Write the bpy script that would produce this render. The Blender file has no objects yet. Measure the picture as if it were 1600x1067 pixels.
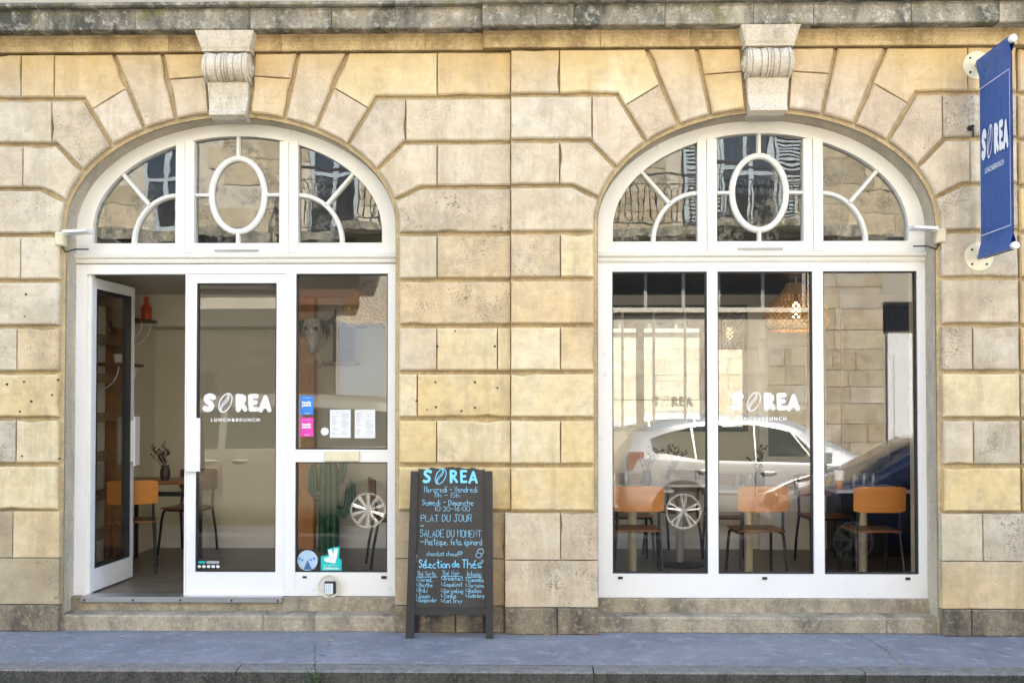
import bpy, math, random
from mathutils import Vector, Matrix
random.seed(7)
R = math.radians
scn = bpy.context.scene
COL = scn.collection

# ------------------------------------------------------------------ camera, sky, sun, exposure
cam = bpy.data.cameras.new('camera'); camo = bpy.data.objects.new('camera', cam); COL.objects.link(camo)
camo.location = (0, -7.62, 1.70)
camo.rotation_euler = (R(90 + 1.2), 0, R(1.0))
cam.sensor_width = 36; cam.lens = 36.0; cam.shift_y = 0.0375; cam.clip_start = .05; cam.clip_end = 500
scn.camera = camo
SUN_EL, SUN_AZ = 50, 22            # the sun stands behind the cafe, lighting the house opposite
world = bpy.data.worlds.new('World'); scn.world = world; world.use_nodes = True
wn = world.node_tree
sky = wn.nodes.new('ShaderNodeTexSky'); sky.sky_type = 'NISHITA'; sky.sun_disc = False
sky.sun_elevation = R(SUN_EL); sky.sun_rotation = R(SUN_AZ)
wn.links.new(sky.outputs[0], wn.nodes['Background'].inputs[0]); wn.nodes['Background'].inputs[1].default_value = .13
sl = bpy.data.lights.new('sun', 'SUN'); sl.energy = 5.0; sl.angle = R(.5); sl.color = (1, .93, .82)
so = bpy.data.objects.new('sun', sl); COL.objects.link(so)
sdir = Vector((math.sin(R(SUN_AZ)) * math.cos(R(SUN_EL)), math.cos(R(SUN_AZ)) * math.cos(R(SUN_EL)), math.sin(R(SUN_EL))))
so.rotation_euler = sdir.to_track_quat('Z', 'Y').to_euler(); so.location = sdir * 40
scn.view_settings.view_transform = 'Standard'; scn.view_settings.look = 'None'
scn.view_settings.exposure = 2.8; scn.view_settings.gamma = 1
scn.render.engine = 'CYCLES'; scn.cycles.use_denoising = True; scn.cycles.sample_clamp_indirect = 6
scn.cycles.max_bounces = 8; scn.cycles.diffuse_bounces = 4; scn.cycles.glossy_bounces = 4; scn.cycles.transparent_max_bounces = 24

# ------------------------------------------------------------------ materials
def _in(nt, node, k, v):
    s = node.inputs[k]
    if hasattr(v, 'is_output'): nt.links.new(v, s)
    elif isinstance(v, (tuple, list)) and len(v) == 3 and s.type == 'RGBA': s.default_value = (*v, 1)
    else: s.default_value = v
def ND(nt, typ, props=None, **ins):
    n = nt.nodes.new('ShaderNode' + typ)
    for k, v in (props or {}).items(): setattr(n, k, v)
    for k, v in ins.items():
        _in(nt, n, int(k[1:]) if k[0] == 'i' and k[1:].isdigit() else k.replace('_', ' '), v)
    return n
def mixc(nt, fac, a, b, mode='MIX'):
    n = nt.nodes.new('ShaderNodeMix'); n.data_type = 'RGBA'; n.blend_type = mode
    _in(nt, n, 0, fac); _in(nt, n, 6, a); _in(nt, n, 7, b)
    return n.outputs[2]
def math_(nt, op, a, b=0.0, clamp=False):
    n = nt.nodes.new('ShaderNodeMath'); n.operation = op; n.use_clamp = clamp
    _in(nt, n, 0, a); _in(nt, n, 1, b); return n.outputs[0]
def ramp(nt, fac, p0, p1, v0=0.0, v1=1.0):
    n = nt.nodes.new('ShaderNodeMapRange'); n.clamp = True
    _in(nt, n, 0, fac); _in(nt, n, 1, p0); _in(nt, n, 2, p1); _in(nt, n, 3, v0); _in(nt, n, 4, v1); return n.outputs[0]
def noise(nt, vec, scale, detail=4, rough=.55):
    n = nt.nodes.new('ShaderNodeTexNoise'); _in(nt, n, 'Vector', vec)
    n.inputs['Scale'].default_value = scale; n.inputs['Detail'].default_value = detail; n.inputs['Roughness'].default_value = rough
    return n.outputs[0]
def newmat(name):
    m = bpy.data.materials.new(name); m.use_nodes = True
    nt = m.node_tree; return m, nt, nt.nodes['Principled BSDF']
def coords(nt, objrand=True):
    g = nt.nodes.new('ShaderNodeNewGeometry')
    if not objrand: return g.outputs['Position']
    oi = nt.nodes.new('ShaderNodeObjectInfo')
    n = nt.nodes.new('ShaderNodeVectorMath'); n.operation = 'ADD'
    s = math_(nt, 'MULTIPLY', oi.outputs['Random'], 37.0)
    nt.links.new(g.outputs['Position'], n.inputs[0]); nt.links.new(s, n.inputs[1]); return n.outputs[0]
def bump(nt, bs, h, strength=.3, dist=.01):
    b = nt.nodes.new('ShaderNodeBump'); b.inputs['Strength'].default_value = strength; b.inputs['Distance'].default_value = dist
    _in(nt, b, 'Height', h); nt.links.new(b.outputs[0], bs.inputs['Normal'])

def simple(name, col, rough=.55, metal=0, var=.12, vscale=6, bstr=0, bscale=60, coat=0, spec=.5, wear=None):
    m, nt, bs = newmat(name); p = coords(nt)
    v = noise(nt, p, vscale, 5)
    c = mixc(nt, ramp(nt, v, .3, .7), tuple(x * (1 - var) for x in col), tuple(min(1, x * (1 + var)) for x in col))
    if wear:
        w = noise(nt, p, wear[2], 6, .65)
        c = mixc(nt, ramp(nt, w, wear[3], wear[3] + .06, 0, wear[1]), c, wear[0])
    _in(nt, bs, 'Base Color', c)
    bs.inputs['Roughness'].default_value = rough; bs.inputs['Metallic'].default_value = metal
    bs.inputs['Specular IOR Level'].default_value = spec
    if coat: bs.inputs['Coat Weight'].default_value = coat; bs.inputs['Coat Roughness'].default_value = .04
    if bstr: bump(nt, bs, noise(nt, p, bscale, 4), bstr, .004)
    return m

def stone_material(name, objcol=True, base=(.5, .42, .29), pit=.5, stain=.6):
    """limestone: the block's own tint, cloudy patches, veins, and pits whose number is set by the block"""
    m, nt, bs = newmat(name); p = coords(nt)
    oi = nt.nodes.new('ShaderNodeObjectInfo')
    c = oi.outputs['Color'] if objcol else base
    pits = oi.outputs['Alpha'] if objcol else pit
    n1 = noise(nt, p, 2.2, 6, .6); n2 = noise(nt, p, 11, 6, .65)
    mp = nt.nodes.new('ShaderNodeMapping'); nt.links.new(p, mp.inputs[0]); mp.inputs['Scale'].default_value = (1.2, 1.2, 7)
    n3 = noise(nt, mp.outputs[0], 4, 5, .6)
    oc = c
    c = mixc(nt, ramp(nt, n1, .38, .72, 0, .38), c, mixc(nt, 1.0, oc, (.80, .66, .44), 'MULTIPLY'))
    c = mixc(nt, ramp(nt, n1, .30, .48, .4, 0), c, (.66, .61, .52))
    c = mixc(nt, ramp(nt, n2, .42, .68, 0, .5), c, mixc(nt, 1.0, oc, (.70, .65, .58), 'MULTIPLY'))
    c = mixc(nt, ramp(nt, n3, .52, .72, 0, .35), c, mixc(nt, 1.0, oc, (.82, .70, .50), 'MULTIPLY'))
    # pits: dense fine specks gathered in patches
    vs_ = nt.nodes.new('ShaderNodeVectorMath'); vs_.operation = 'SCALE'; nt.links.new(p, vs_.inputs[0]); nt.links.new(math_(nt, 'ADD', math_(nt, 'MULTIPLY', oi.outputs['Random'], .9), .75), vs_.inputs[3])
    sp = noise(nt, vs_.outputs[0], 80, 3, .6); pa = noise(nt, p, 4.5, 5, .65)
    dens = math_(nt, 'MULTIPLY', pits, ramp(nt, pa, .36, .68))
    thr = math_(nt, 'SUBTRACT', .72, math_(nt, 'MULTIPLY', dens, .22))
    pm = ramp(nt, math_(nt, 'SUBTRACT', sp, thr), 0, .06)
    c = mixc(nt, math_(nt, 'MULTIPLY', pm, .8), c, (.12, .095, .06))
    grime = noise(nt, p, 3.1, 7, .75)
    gm = math_(nt, 'MULTIPLY', ramp(nt, grime, .50, .72), pits)
    c = mixc(nt, math_(nt, 'MULTIPLY', gm, .40), c, (.24, .20, .15))
    soot = math_(nt, 'MULTIPLY', ramp(nt, noise(nt, p, 115, 3, .6), .44, .60), math_(nt, 'MULTIPLY', ramp(nt, noise(nt, p, 2.7, 6, .7), .50, .66), pits))
    c = mixc(nt, math_(nt, 'MULTIPLY', soot, .72), c, (.11, .09, .065))
    g = nt.nodes.new('ShaderNodeNewGeometry').outputs['Position']
    wv = noise(nt, g, 1.1, 8, .72)
    c = mixc(nt, math_(nt, 'MULTIPLY', ramp(nt, wv, .50, .70), math_(nt, 'ADD', math_(nt, 'MULTIPLY', pits, .62), .16)), c, (.27, .225, .165))
    mz = nt.nodes.new('ShaderNodeMapping'); nt.links.new(g, mz.inputs[0]); mz.inputs['Scale'].default_value = (3.2, 3.2, .45)
    dr_ = noise(nt, mz.outputs[0], 1.6, 7, .7)
    c = mixc(nt, math_(nt, 'MULTIPLY', ramp(nt, dr_, .50, .70), .55), c, (.33, .26, .165))
    hl = noise(nt, g, 6.5, 7, .72)
    c = mixc(nt, ramp(nt, hl, .50, .64, 0, .36), c, (.36, .29, .20))
    fw = noise(nt, g, 150, 3, .7)
    c = mixc(nt, math_(nt, 'MULTIPLY', ramp(nt, fw, .55, .70), math_(nt, 'ADD', math_(nt, 'MULTIPLY', pits, .4), .08)), c, (.22, .18, .12))
    sz = nt.nodes.new('ShaderNodeSeparateXYZ'); nt.links.new(g, sz.inputs[0])
    st = ramp(nt, math_(nt, 'ADD', sz.outputs[2], math_(nt, 'MULTIPLY', noise(nt, g, 2.0, 6, .65), .75)), 4.30, 4.72)
    c = mixc(nt, math_(nt, 'MULTIPLY', st, stain), c, (.52, .33, .10))
    _in(nt, bs, 'Base Color', c); bs.inputs['Roughness'].default_value = .9; bs.inputs['Specular IOR Level'].default_value = .15
    h = math_(nt, 'SUBTRACT', math_(nt, 'ADD', math_(nt, 'MULTIPLY', n2, .6), math_(nt, 'MULTIPLY', noise(nt, p, 45, 5, .7), .5)), math_(nt, 'MULTIPLY', pm, .5))
    bump(nt, bs, h, .55, .008)
    return m

def weathered(name, base, dark, light, sc=3.0, thr=.5, moss=None):
    m, nt, bs = newmat(name); p = coords(nt)
    mp = nt.nodes.new('ShaderNodeMapping'); nt.links.new(p, mp.inputs[0]); mp.inputs['Scale'].default_value = (1, 1, .45)
    a = noise(nt, mp.outputs[0], sc, 7, .68); b = noise(nt, p, sc * 5, 6, .7); f = noise(nt, p, 90, 3, .6)
    c = mixc(nt, ramp(nt, a, thr - .12, thr + .14), base, dark)
    c = mixc(nt, ramp(nt, b, .52, .7, 0, .75), c, light)
    c = mixc(nt, ramp(nt, f, .5, .72, 0, .55), c, tuple(x * .45 for x in dark))
    if moss: c = mixc(nt, ramp(nt, noise(nt, p, 4.2, 6, .7), .56, .68, 0, .7), c, moss)
    _in(nt, bs, 'Base Color', c); bs.inputs['Roughness'].default_value = .92; bs.inputs['Specular IOR Level'].default_value = .12
    bump(nt, bs, math_(nt, 'ADD', b, math_(nt, 'MULTIPLY', f, .5)), .6, .01)
    return m

def glass_material(name, f0=.05, wave=0, wscale=2.0, tint=(1, 1, 1), rough=0.0, dirt=0):
    """clear pane: each face reflects by the viewing angle and lets the rest straight through"""
    m = bpy.data.materials.new(name); m.use_nodes = True; nt = m.node_tree
    for n in list(nt.nodes): nt.nodes.remove(n)
    out = nt.nodes.new('ShaderNodeOutputMaterial')
    tr = nt.nodes.new('ShaderNodeBsdfTransparent'); tr.inputs[0].default_value = (*tint, 1)
    gl = nt.nodes.new('ShaderNodeBsdfGlossy'); gl.inputs['Roughness'].default_value = rough
    lw = nt.nodes.new('ShaderNodeLayerWeight')
    f = math_(nt, 'POWER', lw.outputs['Facing'], 5.0)
    lw.inputs['Blend'].default_value = .5
    fac = math_(nt, 'ADD', math_(nt, 'MULTIPLY', f, 1 - f0), f0, True)
    if wave:
        p = coords(nt); b = nt.nodes.new('ShaderNodeBump'); b.inputs['Strength'].default_value = 1; b.inputs['Distance'].default_value = wave
        nt.links.new(noise(nt, p, wscale, 2, .4), b.inputs['Height']); nt.links.new(b.outputs[0], gl.inputs['Normal'])
    mx = nt.nodes.new('ShaderNodeMixShader'); nt.links.new(fac, mx.inputs[0])
    nt.links.new(tr.outputs[0], mx.inputs[1]); nt.links.new(gl.outputs[0], mx.inputs[2]); last = mx.outputs[0]
    if dirt:        # dried film and flaking paint left on the old panes
        q = coords(nt); df = nt.nodes.new('ShaderNodeBsdfDiffuse'); df.inputs[0].default_value = (.20, .19, .155, 1)
        big = ramp(nt, noise(nt, q, 3.4, 3, .5), .50, .60); fine = ramp(nt, noise(nt, q, 17, 7, .75), .46, .62)
        m3 = nt.nodes.new('ShaderNodeMixShader'); nt.links.new(math_(nt, 'MULTIPLY', math_(nt, 'MULTIPLY', big, fine), dirt), m3.inputs[0])
        nt.links.new(last, m3.inputs[1]); nt.links.new(df.outputs[0], m3.inputs[2]); last = m3.outputs[0]
    nt.links.new(last, out.inputs[0])
    return m

def emis(name, col, s):
    m, nt, bs = newmat(name); bs.inputs['Base Color'].default_value = (*col, 1)
    bs.inputs['Emission Color'].default_value = (*col, 1); bs.inputs['Emission Strength'].default_value = s; return m

def wood_material(name, a, b, rough=.45, axis=2):
    m, nt, bs = newmat(name); p = coords(nt)
    mp = nt.nodes.new('ShaderNodeMapping'); nt.links.new(p, mp.inputs[0])
    s = [14, 14, 14]; s[axis] = 1.2; mp.inputs['Scale'].default_value = s
    n = noise(nt, mp.outputs[0], 2.5, 6, .65)
    _in(nt, bs, 'Base Color', mixc(nt, ramp(nt, n, .3, .7), a, b)); bs.inputs['Roughness'].default_value = rough
    return m

M = {}
M['stone'] = stone_material('limestone_block')
M['joint'] = weathered('joint_stone', (.56, .44, .255), (.33, .26, .16), (.62, .52, .35), 3.5, .54)
M['jamb'] = weathered('jamb_stone', (.57, .49, .36), (.36, .32, .26), (.62, .56, .45), 2.5, .55)
M['cornice'] = weathered('weathered_cornice', (.42, .37, .29), (.085, .085, .072), (.62, .59, .52), 3.2, .46, (.17, .17, .06))
M['ochre'] = weathered('ochre_moulding', (.57, .43, .23), (.27, .19, .09), (.62, .50, .31), 4.0, .53)
M['console'] = weathered('console_stone', (.64, .575, .46), (.34, .30, .22), (.67, .63, .55), 6, .60)
M['sill'] = weathered('step_stone', (.42, .36, .26), (.17, .15, .12), (.54, .49, .40), 4, .51)
M['plinth'] = weathered('dirty_plinth', (.27, .22, .155), (.10, .088, .07), (.44, .36, .25), 5, .52)
M['plaster'] = simple('upper_wall_plaster', (.42, .38, .31), .9, var=.1, vscale=1.5)
M['white'] = simple('white_lacquer', (.80, .80, .79), .35, var=.03, vscale=2, wear=((.50, .48, .43), .35, 7, .64))
M['oldwhite'] = simple('old_white_paint', (.76, .74, .68), .5, var=.05, vscale=4, bstr=.15, bscale=50, wear=((.38, .36, .30), .55, 18, .66))
M['gasket'] = simple('black_gasket', (.02, .02, .022), .5)
M['glass'] = glass_material('window_glass', .072, .00012, 1.6)
M['oldglass'] = glass_material('old_wavy_glass', .11, .0010, 2.8, (.92, .92, .88), dirt=.75)
M['doorglass'] = glass_material('door_glass', .07)
M['vinyl'] = simple('white_vinyl', (.86, .86, .86), .5, var=.01)
M['metal'] = simple('aluminium', (.55, .55, .56), .35, .9, var=.06)
M['steel'] = simple('dark_steel', (.025, .025, .028), .4, .2)
M['grey'] = simple('grey_metal', (.35, .35, .33), .5)
M['asphalt'] = weathered('road_asphalt', (.06, .06, .06), (.04, .04, .042), (.09, .09, .085), 6, .5)
M['pavement'] = weathered('pavement_asphalt', (.25, .26, .28), (.19, .20, .22), (.35, .36, .375), 1.4, .5)
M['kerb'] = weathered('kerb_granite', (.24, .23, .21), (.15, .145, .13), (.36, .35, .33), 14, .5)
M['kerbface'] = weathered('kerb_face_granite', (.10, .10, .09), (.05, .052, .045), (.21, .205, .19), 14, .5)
M['blue'] = simple('blue_banner_fabric', (.02, .088, .31), .45, var=.05, vscale=2)
M['white_dec'] = simple('white_print', (.8, .82, .86), .6, var=.01)
M['chalk'] = simple('blue_chalk', (.28, .62, .84), .9, var=.1, vscale=40)
M['chalk2'] = simple('bright_blue_chalk', (.22, .66, .95), .9, var=.06, vscale=40)
M['board'] = simple('slate_board', (.035, .033, .030), .6, var=.3, vscale=5)
M['blackwood'] = simple('black_painted_wood', (.018, .018, .02), .5, var=.2, vscale=12, wear=((.30, .22, .12), .8, 14, .72))
M['cream'] = simple('cream_wall_paint', (.66, .62, .50), .8, var=.03, vscale=1)
M['darkceil'] = simple('dark_ceiling', (.055, .057, .06), .7)
M['floor'] = wood_material('grey_plank_floor', (.06, .05, .038), (.24, .205, .16), .35, 0)
M['orange'] = wood_material('orange_plywood', (.46, .16, .018), (.58, .23, .035), .3, 0)
M['brown'] = wood_material('brown_plywood', (.20, .085, .03), (.30, .13, .05), .35, 0)
M['post'] = wood_material('timber_post', (.46, .20, .065), (.60, .31, .12), .6, 2)
M['darkwood'] = wood_material('dark_timber', (.075, .042, .02), (.14, .08, .04), .6, 1)
M['creammetal'] = simple('cream_metal', (.60, .53, .37), .4)
M['tabletop'] = simple('pale_table_top', (.55, .52, .46), .3)
M['mirror'] = simple('mirror_silver', (.19, .2, .19), .01, 1, var=.005)
M['green'] = simple('cactus_green', (.014, .105, .055), .35, var=.2)
M['bone'] = simple('painted_bone', (.62, .60, .55), .6, var=.5, vscale=40)
M['horn'] = simple('black_horn', (.012, .011, .010), .3)
M['red'] = simple('red_bottle', (.55, .075, .02), .35)
M['wicker'] = simple('wicker', (.46, .29, .115), .7, var=.25, vscale=30)
M['bulb'] = emis('lit_bulb', (1, .55, .16), 5)
M['clear'] = glass_material('tumbler_glass', .07, 0, 1, (.88, .9, .9))
M['clay'] = simple('dark_vase', (.05, .035, .03), .4)
M['dry'] = simple('dried_stem', (.06, .035, .025), .8)
M['leaf'] = simple('leaf_green', (.055, .10, .03), .6, var=.35, vscale=20)
M['pot'] = simple('white_pot', (.7, .68, .64), .5)
M['tyre'] = simple('tyre_rubber', (.018, .018, .018), .8)
M['rim'] = simple('alloy_rim', (.50, .50, .50), .4, .2)
M['carglass'] = simple('car_window', (.035, .045, .04), .03, spec=.8)
M['silver'] = simple('silver_car_paint', (.42, .435, .45), .3, .2, coat=1, var=.01)
M['beige'] = simple('grey_beige_van_paint', (.17, .16, .13), .35, .15, coat=1, var=.01)
M['bluecar'] = simple('dark_blue_car_paint', (.02, .055, .16), .3, .3, coat=1, var=.02)
M['lamp'] = simple('car_lamp', (.6, .6, .6), .1, coat=1)
M['redlamp'] = simple('car_tail_lamp', (.22, .05, .035), .15, coat=1)
M['farstone'] = stone_material('opposite_stone', stain=0.0)
M['farwhite'] = simple('white_wash', (.66, .62, .52), .9, var=.06)
M['shutter'] = simple('grey_blue_shutter', (.30, .34, .37), .6)
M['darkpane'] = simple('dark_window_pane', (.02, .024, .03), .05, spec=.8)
M['greypane'] = simple('grey_pane', (.20, .21, .19), .08, spec=.6)
M['brownbeam'] = simple('brown_beam', (.11, .05, .03), .7)
M['iron'] = simple('black_iron', (.015, .015, .016), .5)
M['umber'] = simple('brown_grey_shopfront', (.045, .043, .034), .5)
M['umber2'] = simple('faded_sign_paint', (.12, .115, .10), .6)
M['cable'] = simple('black_cable', (.02, .02, .02), .6)
M['creamplastic'] = simple('cream_plastic', (.70, .64, .45), .5)

# ------------------------------------------------------------------ mesh helpers
ROOT = {}
class MB:
    def __init__(s): s.v = []; s.f = []
    def add(s, vs, fs):
        o = len(s.v); s.v += [tuple(v) for v in vs]; s.f += [tuple(o + i for i in f) for f in fs]; return s
    def box(s, x0, x1, y0, y1, z0, z1, b=0):
        if b:
            b = min(b, (x1 - x0) / 3, (y1 - y0) / 3, (z1 - z0) / 3)
            return s.prism([(x0, z0), (x1, z0), (x1, z1), (x0, z1)], y0, y1, b)
        return s.add([(x0, y0, z0), (x1, y0, z0), (x1, y1, z0), (x0, y1, z0), (x0, y0, z1), (x1, y0, z1), (x1, y1, z1), (x0, y1, z1)],
                     [(0, 3, 2, 1), (4, 5, 6, 7), (0, 1, 5, 4), (1, 2, 6, 5), (2, 3, 7, 6), (3, 0, 4, 7)])
    def prism(s, poly, y0, y1, b=0):
        """polygon in x,z (counter-clockwise) between y0 (front) and y1, front edge chamfered by b"""
        n = len(poly)
        rings = []
        if b:
            bl = list(b) if isinstance(b, (list, tuple)) else [b] * n
            rings.append([(x, y0, z) for x, z in offset(poly, bl)]); rings.append([(x, y0 + max(bl), z) for x, z in poly])
        else: rings.append([(x, y0, z) for x, z in poly])
        rings.append([(x, y1, z) for x, z in poly])
        vs = [p for r_ in rings for p in r_]; fs = [tuple(range(n))]
        for k in range(len(rings) - 1):
            for i in range(n):
                j = (i + 1) % n; fs.append((k * n + i, (k + 1) * n + i, (k + 1) * n + j, k * n + j))
        fs.append(tuple((len(rings) - 1) * n + i for i in reversed(range(n))))
        return s.add(vs, fs)
    def profx(s, prof, x0, x1):
        """profile in y,z (list) swept along x"""
        n = len(prof)
        vs = [(x0, y, z) for y, z in prof] + [(x1, y, z) for y, z in prof]
        fs = [(i, (i + 1) % n, n + (i + 1) % n, n + i) for i in range(n)] + [tuple(reversed(range(n))), tuple(range(n, 2 * n))]
        return s.add(vs, fs)
    def tube(s, pts, r, n=8, cap=True):
        pts = [Vector(p) for p in pts]; rs = r if isinstance(r, (list, tuple)) else [r] * len(pts)
        vs = []; up = None
        for i, p in enumerate(pts):
            d = (pts[min(i + 1, len(pts) - 1)] - pts[max(i - 1, 0)]).normalized()
            if up is None: up = Vector((0, 0, 1)) if abs(d.z) < .9 else Vector((1, 0, 0))
            a = d.cross(up)
            if a.length < 1e-4: a = d.cross(Vector((0, 1, 0)))
            a.normalize(); b = d.cross(a).normalized(); up = a.cross(d) if False else up
            vs += [p + (a * math.cos(2 * math.pi * k / n) + b * math.sin(2 * math.pi * k / n)) * rs[i] for k in range(n)]
        fs = []
        for i in range(len(pts) - 1):
            for k in range(n):
                k2 = (k + 1) % n; fs.append((i * n + k, i * n + k2, (i + 1) * n + k2, (i + 1) * n + k))
        if cap: fs += [tuple(reversed(range(n))), tuple((len(pts) - 1) * n + k for k in range(n))]
        return s.add(vs, fs)
    def lathe(s, prof, c=(0, 0, 0), n=20, axis='z'):
        vs = []
        for r, h in prof:
            for k in range(n):
                a = 2 * math.pi * k / n; x, y = r * math.cos(a), r * math.sin(a)
                vs.append((c[0] + x, c[1] + y, c[2] + h) if axis == 'z' else (c[0] + x, c[1] + h, c[2] + y) if axis == 'y' else (c[0] + h, c[1] + x, c[2] + y))
        fs = []
        for i in range(len(prof) - 1):
            for k in range(n):
                k2 = (k + 1) % n; fs.append((i * n + k, i * n + k2, (i + 1) * n + k2, (i + 1) * n + k))
        fs += [tuple(reversed(range(n))), tuple((len(prof) - 1) * n + k for k in range(n))]
        return s.add(vs, fs)
    def ribbon(s, pts, w, y, t=0):
        """flat round-ended stroke in x,z facing -y"""
        pts = [Vector((p[0], p[1])) for p in pts]; L = []; Rr = []
        for i, p in enumerate(pts):
            d = (pts[min(i + 1, len(pts) - 1)] - pts[max(i - 1, 0)]).normalized(); nn = Vector((-d.y, d.x)) * w / 2
            L.append(p + nn); Rr.append(p - nn)
        d0 = (pts[1] - pts[0]).normalized(); d1 = (pts[-1] - pts[-2]).normalized()
        vs = []
        for a, b in zip(L, Rr): vs += [a, b]
        fs = [(2 * i, 2 * i + 1, 2 * i + 3, 2 * i + 2) for i in range(len(pts) - 1)]
        for c, d, sgn, ia, ib in ((pts[0], d0, -1, 0, 1), (pts[-1], d1, 1, 2 * len(pts) - 2, 2 * len(pts) - 1)):
            o = len(vs); nn = Vector((-d.y, d.x)); k = 5
            cap = [c + (nn * math.cos(math.pi * j / (k + 1)) + d * sgn * math.sin(math.pi * j / (k + 1))) * w / 2 for j in range(1, k + 1)]
            vs += cap; f = [ia] + list(range(o, o + k)) + [ib]; fs.append(tuple(f))
        return s.add([(v.x, y, v.y) for v in vs], fs)
    def obj(s, name, mat, parent=None, loc=None, smooth=False, color=None, local=False):
        me = bpy.data.meshes.new(name)
        off = Vector((0, 0, 0)) if local else Vector(ROOT.get(parent.name, (0, 0, 0))) if parent else Vector(loc or (0, 0, 0))
        me.from_pydata([tuple(Vector(v) - off) for v in s.v], [], s.f); me.update()
        import bmesh
        bm = bmesh.new(); bm.from_mesh(me); bmesh.ops.recalc_face_normals(bm, faces=bm.faces[:]) if not getattr(s, 'flat', False) else None; bm.to_mesh(me); bm.free()
        me.materials.append(M[mat] if isinstance(mat, str) else mat)
        o = bpy.data.objects.new(name, me); COL.objects.link(o)
        if parent: o.parent = parent; ROOT[o.name] = off
        else: o.location = off; ROOT[o.name] = off
        if smooth:
            me.shade_smooth()
            if smooth != 'all':
                try: me.set_sharp_from_angle(angle=R(38))
                except Exception: pass
        if color: o.color = color
        return o

def offset(poly, d):
    """move each edge of a counter-clockwise polygon inwards by its own distance"""
    n = len(poly); out = []
    for i in range(n):
        p0, p1, p2 = poly[i - 1], poly[i], poly[(i + 1) % n]
        d0, d1 = d[i - 1], d[i]
        e0 = Vector((p1[0] - p0[0], p1[1] - p0[1])); e1 = Vector((p2[0] - p1[0], p2[1] - p1[1]))
        if e0.length < 1e-6 or e1.length < 1e-6: out.append(p1[:2]); continue
        e0.normalize(); e1.normalize(); n0 = Vector((-e0.y, e0.x)); n1 = Vector((-e1.y, e1.x))
        cr = e0.x * e1.y - e0.y * e1.x; P1 = Vector(p1[:2])
        if abs(cr) < .05: q = P1 + (n0 + n1) * .5 * (d0 + d1) * .5
        else:
            A = P1 + n0 * d0; B = P1 + n1 * d1; t = ((B.x - A.x) * e1.y - (B.y - A.y) * e1.x) / cr; q = A + e0 * t
        out.append((q.x, q.y))
    return out
def ccw(poly):
    a = sum(poly[i][0] * poly[(i + 1) % len(poly)][1] - poly[(i + 1) % len(poly)][0] * poly[i][1] for i in range(len(poly)))
    return a > 0
def clip(poly, a, b, tag='s'):
    """keep the part of a tagged polygon [(x,z,edge tag)] left of the line a->b"""
    def side(p): return (b[0] - a[0]) * (p[1] - a[1]) - (b[1] - a[1]) * (p[0] - a[0])
    out = []; n = len(poly)
    for i in range(n):
        p, q = poly[i], poly[(i + 1) % n]; sp, sq = side(p), side(q)
        if sp >= 0: out.append(p)
        if (sp >= 0) != (sq >= 0):
            t = sp / (sp - sq); out.append((p[0] + (q[0] - p[0]) * t, p[1] + (q[1] - p[1]) * t, tag if sp >= 0 else p[2]))
    return out
def split(poly, a, b): return [q for q in (clip(poly, a, b), clip(poly, b, a)) if len(q) > 2]

def thing(name, label, cat, loc=(0, 0, 0), rot=0, group=None):
    o = bpy.data.objects.new(name, None); COL.objects.link(o); o.location = loc; o.rotation_euler = (0, 0, rot); o.empty_display_size = .1
    ROOT[o.name] = Vector(loc); o['label'] = label; o['category'] = cat
    if group: o['group'] = group
    return o
def tag(o, label, cat, group=None):
    o['label'] = label; o['category'] = cat
    if group: o['group'] = group
    return o
def struct(o, kind='structure'): o['kind'] = kind; return o
def dup(root, loc, rot=0, label=None):
    r = root.copy(); COL.objects.link(r); r.location = loc; r.rotation_euler = (0, 0, rot)
    if label: r['label'] = label
    for ch in list(root.children):
        c = ch.copy(); COL.objects.link(c); c.parent = r
        for g in list(ch.children):
            d = g.copy(); COL.objects.link(d); d.parent = c
    return r
_dg = None
def textmesh(body, bold=0.0, spacing=1.0, shear=0.0):
    cu = bpy.data.curves.new('t', 'FONT'); cu.body = body; cu.size = 1; cu.offset = bold; cu.space_character = spacing; cu.shear = shear
    cu.resolution_u = 2; cu.fill_mode = 'FRONT'
    o = bpy.data.objects.new('t', cu); COL.objects.link(o)
    dg = bpy.context.evaluated_depsgraph_get(); me = bpy.data.meshes.new_from_object(o.evaluated_get(dg))
    vs = [tuple(v.co) for v in me.vertices]; fs = [tuple(p.vertices) for p in me.polygons]
    bpy.data.objects.remove(o); bpy.data.curves.remove(cu); bpy.data.meshes.remove(me)
    return vs, fs
def put_text(mb, body, x0, x1, z0, z1, y, bold=0.0, spacing=1.0, shear=0.0, mirror=False, place=None):
    vs, fs = textmesh(body, bold, spacing, shear)
    if not vs: return
    ax = min(v[0] for v in vs); bx = max(v[0] for v in vs); ay = min(v[1] for v in vs); by = max(v[1] for v in vs)
    sx = (x1 - x0) / (bx - ax); sz = (z1 - z0) / (by - ay)
    pts = [(x0 + (v[0] - ax) * sx, z0 + (v[1] - ay) * sz) for v in vs]
    if mirror: pts = [(x0 + x1 - a, b) for a, b in pts]
    mb.add([place(a, b) if place else (a, y, b) for a, b in pts], fs)
def arc(cx, cz, a, b, t0, t1, n): return [(cx + a * math.cos(t0 + (t1 - t0) * i / n), cz + b * math.sin(t0 + (t1 - t0) * i / n)) for i in range(n + 1)]

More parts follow.
